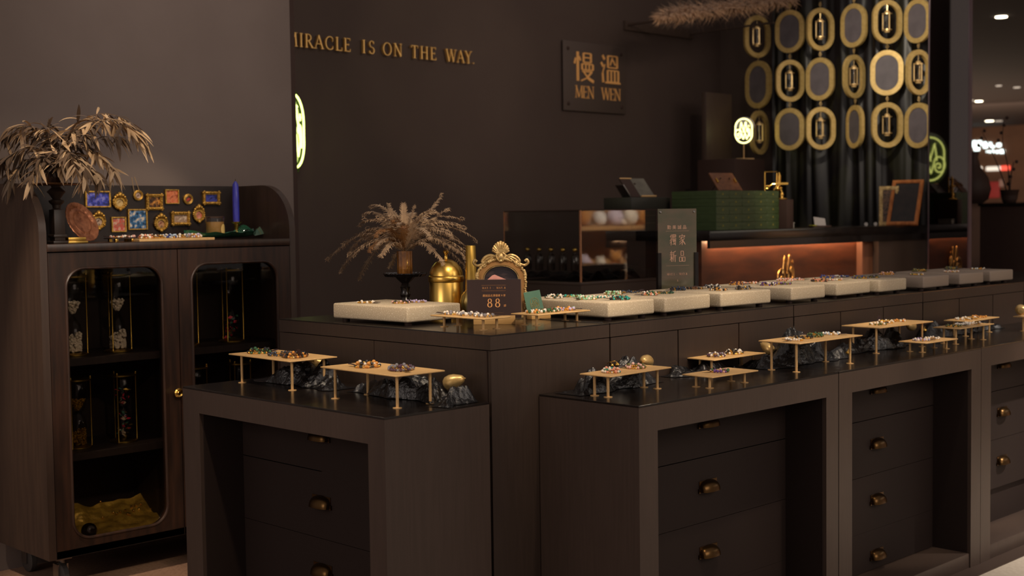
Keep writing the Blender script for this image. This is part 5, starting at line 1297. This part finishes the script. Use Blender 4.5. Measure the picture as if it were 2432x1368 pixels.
# ------------------------------------------------------------------ pampas plume on an overhead shelf
cz = ony(1700, 44, 5.25).z
la, lb = ony(1640, 44, 5.25).x, ony(1790, 44, 5.25).x
tag(G().box(la, la+.02, 5.08, YW, cz-.012, cz).box(lb-.02, lb, 5.08, YW, cz-.012, cz).box(la-.02, lb+.02, YW-.02, YW, cz-.04, cz+.02).build('wall_bracket', m_black), 'thin dark two-armed bracket high on the charcoal wall under the pampas plume', 'bracket')
t = thing('pampas_plume', 'long dried pampas grass plume lying along the top right of the picture', 'plant', (6.1, 5.2, cz))
m_pam = mat('pampas', (206, 166, 126), (160, 120, 88), rough=.9, scale=30, sheen=.3)
pr2 = random.Random(8); g = G()
axis = [ony(px, py, 5.12) - Vector((6.1, 5.2, cz)) for px, py in ((1572, 40), (1620, 30), (1690, 22), (1770, 12), (1860, 0), (1960, -10))]
ax_ = spline(axis, 8)
g.tube(ax_, .004, 6)
for k in range(len(ax_)-1):
    for _ in range(90):
        p = ax_[k].lerp(ax_[k+1], pr2.random()); T = (ax_[0]-ax_[-1]).normalized(); q = (T*pr2.uniform(.5, 1.3) + Vector((pr2.gauss(0, .5), pr2.gauss(0, .5), pr2.gauss(-.05, .5)))).normalized()
        L = pr2.uniform(.06, .17)*(.55 + .45*min(1, k/8)); s = q.orthogonal().normalized()*.0016
        e = p + q*L + Vector((0, 0, -.012)); g.add([p - s, p + s, p + q*L*.5 + s*1.5, p + q*L*.5 - s*1.5, e], [(0, 1, 2, 3), (3, 2, 4)], 0, False)
g.build('plume', m_pam, t)

# ------------------------------------------------------------------ the mall beyond, at the right edge
struct(G().box(8.3, 40, -6, 18, 3.05, 3.15).build('ceiling', mat('mall_ceiling', (62, 48, 42), rough=.8)))
struct(G().box(26, 26.2, -6, 18, 1.5, 3.05).build('wall_far', mat('mall_fascia', (120, 84, 60), (104, 72, 52), rough=.7, scale=2)))
struct(G().box(26.6, 26.8, -6, 18, 0, 3.05).build('wall_far_lower', mat('mall_shopfront', (96, 70, 58), (60, 44, 38), rough=.6, scale=1.2)))
m_dl = emis('downlight', (1, .86, .62), 9.0)
m_dlf = emis('downlight_faint', (1, .80, .62), .8)
for i, (px, py, r) in enumerate(((2378, 39, .050), (2415, 207, .045), (2372, 203, .040), (2350, 287, .075), (2325, 240, .055), (2306, 238, .045), (2372, 287, .070))):
    d = ray(px, py); s = (3.05 - EYE.z)/d.z; p = EYE + d*s
    if p.x > 25.5: p = EYE + d*(25.5/d.x)
    o = G(Matrix.Translation((p.x, p.y, min(p.z, 3.05) - .010))).lathe([(r, 0), (r, .010), (0, .010)], 24).build('downlight', m_dl if i in (0, 3, 4) else m_dlf)
    tag(o, ('brightest round ceiling downlight, highest at the right edge', 'ceiling downlight cut off by the right edge below the brightest', 'faint ceiling downlight left of the one at the right edge', 'bright downlight above the lit sign', 'dim downlight close to the mirror panel edge', 'dim downlight half hidden by the mirror panel', 'faint downlight right of the bright one above the lit sign')[i], 'downlight', 'ceiling downlights of the mall')
m_sw = emis('sign_white', (.85, 1.0, .98), 2.6); m_sr = emis('sign_red', (1, .10, .06), 1.6); m_sc = emis('sign_cream', (1, .86, .70), 1.1)
t = thing('lit_sign', 'far shop sign of bright bluish letters at the right edge', 'sign', (25.99, 0, 0)); g = G()
def at24(px, py): return onx(px, py, 25.96)
def blk(g, x0, x1, y0, y1, r=.0):
    a = at24(x0, y0); b = at24(x1, y1); g.box(-.03, .0, min(a.y, b.y), max(a.y, b.y), min(a.z, b.z), max(a.z, b.z), bev=.02)
for q in ((2303, 2306, 340, 354), (2309, 2318, 334, 350), (2319, 2331, 334, 339), (2327, 2331, 336, 346), (2312, 2326, 349, 358), (2334, 2345, 337, 352), (2348, 2355, 338, 349), (2353, 2362, 346, 351), (2366, 2377, 340, 349)): blk(g, *q)
g.build('large_letters', m_sw, t); g = G()
for q in ((2341, 2346, 358, 362), (2347, 2352, 357, 363), (2353, 2361, 356, 363), (2364, 2371, 357, 364), (2373, 2385, 355, 364)): blk(g, *q)
g.build('small_letters', m_sw, t)
t = thing('light_bar', 'far lit shop bar, cream turning red at its right end', 'sign', (25.99, 0, 0)); g = G()
blk(g, 2307, 2332, 396, 405); blk(g, 2341, 2376, 396, 405); g.build('cream_part', m_sc, t); g = G(); blk(g, 2376, 2398, 394, 404); g.build('red_part', m_sr, t)
t = thing('red_poster', 'far red and pale shop poster under the lit bar', 'poster', (25.99, 0, 0)); g = G(); blk(g, 2343, 2374, 432, 470); g.build('red_field', mat('poster_red', (170, 40, 34), rough=.6, emit=(.4, .06, .05), estr=.12), t); g = G(); blk(g, 2372, 2384, 426, 444); g.build('pale_field', mat('poster_pale', (206, 170, 160), rough=.6), t)
# black cabinet with vases in front of the mall
t = thing('black_cabinet', 'black cabinet with dark vases right of the mirror panel', 'cabinet', (8.5, 3.65, 0))
zk = onx(2400, 489, 8.5).z
G().box(0, .5, -.45, .45, 0, zk, bev=.004).build('body', m_dark, t); G().box(-.012, .51, -.46, .46, zk, zk+.02, bev=.003).build('top', m_top, t)
q = onx(2308, 488, 8.7)
t = thing('bulbous_vase', 'big dark bulbous vase half hidden behind the mirror panel', 'vase', (8.72, q.y, zk+.02))
G().lathe([(.06, 0), (.10, .03), (.118, .10), (.10, .18), (.05, .25), (.03, .32), (.04, .36), (.032, .36), (.024, .32)], 40).build('body', m_dark, t)
q = onx(2394, 488, 8.7)
t = thing('dark_planter', 'dark flared pot holding bare twigs at the right edge', 'vase', (8.72, q.y, zk+.02))
G().lathe([(.035, 0), (.045, .01), (.062, .085), (.066, .09), (.060, .09), (.05, .02), (0, .02)], 32).build('pot', m_dark, t)
t2 = thing('bare_twigs', 'bare dark twigs reaching up left out of the flared pot', 'plant', (8.72, q.y, zk+.10))
for pl in ([(0, 0, -.06), (0, .06, .12), (0, .12, .26), (0, .2, .42)], [(0, 0, -.06), (.02, .02, .16), (0, .05, .34), (.01, .045, .5)], [(0, 0, -.06), (0, -.01, .1), (.02, -.02, .2)]):
    g = G().tube(spline(pl, 5), [.006 - .0003*i for i in range(16)], 6)
    for k in range(4): g.ball((pl[-1][0], pl[-1][1] + .02*k - .02, pl[-1][2] - .05*k), .012, 0, 8, 6)
    g.build('twig', m_dark, t2)
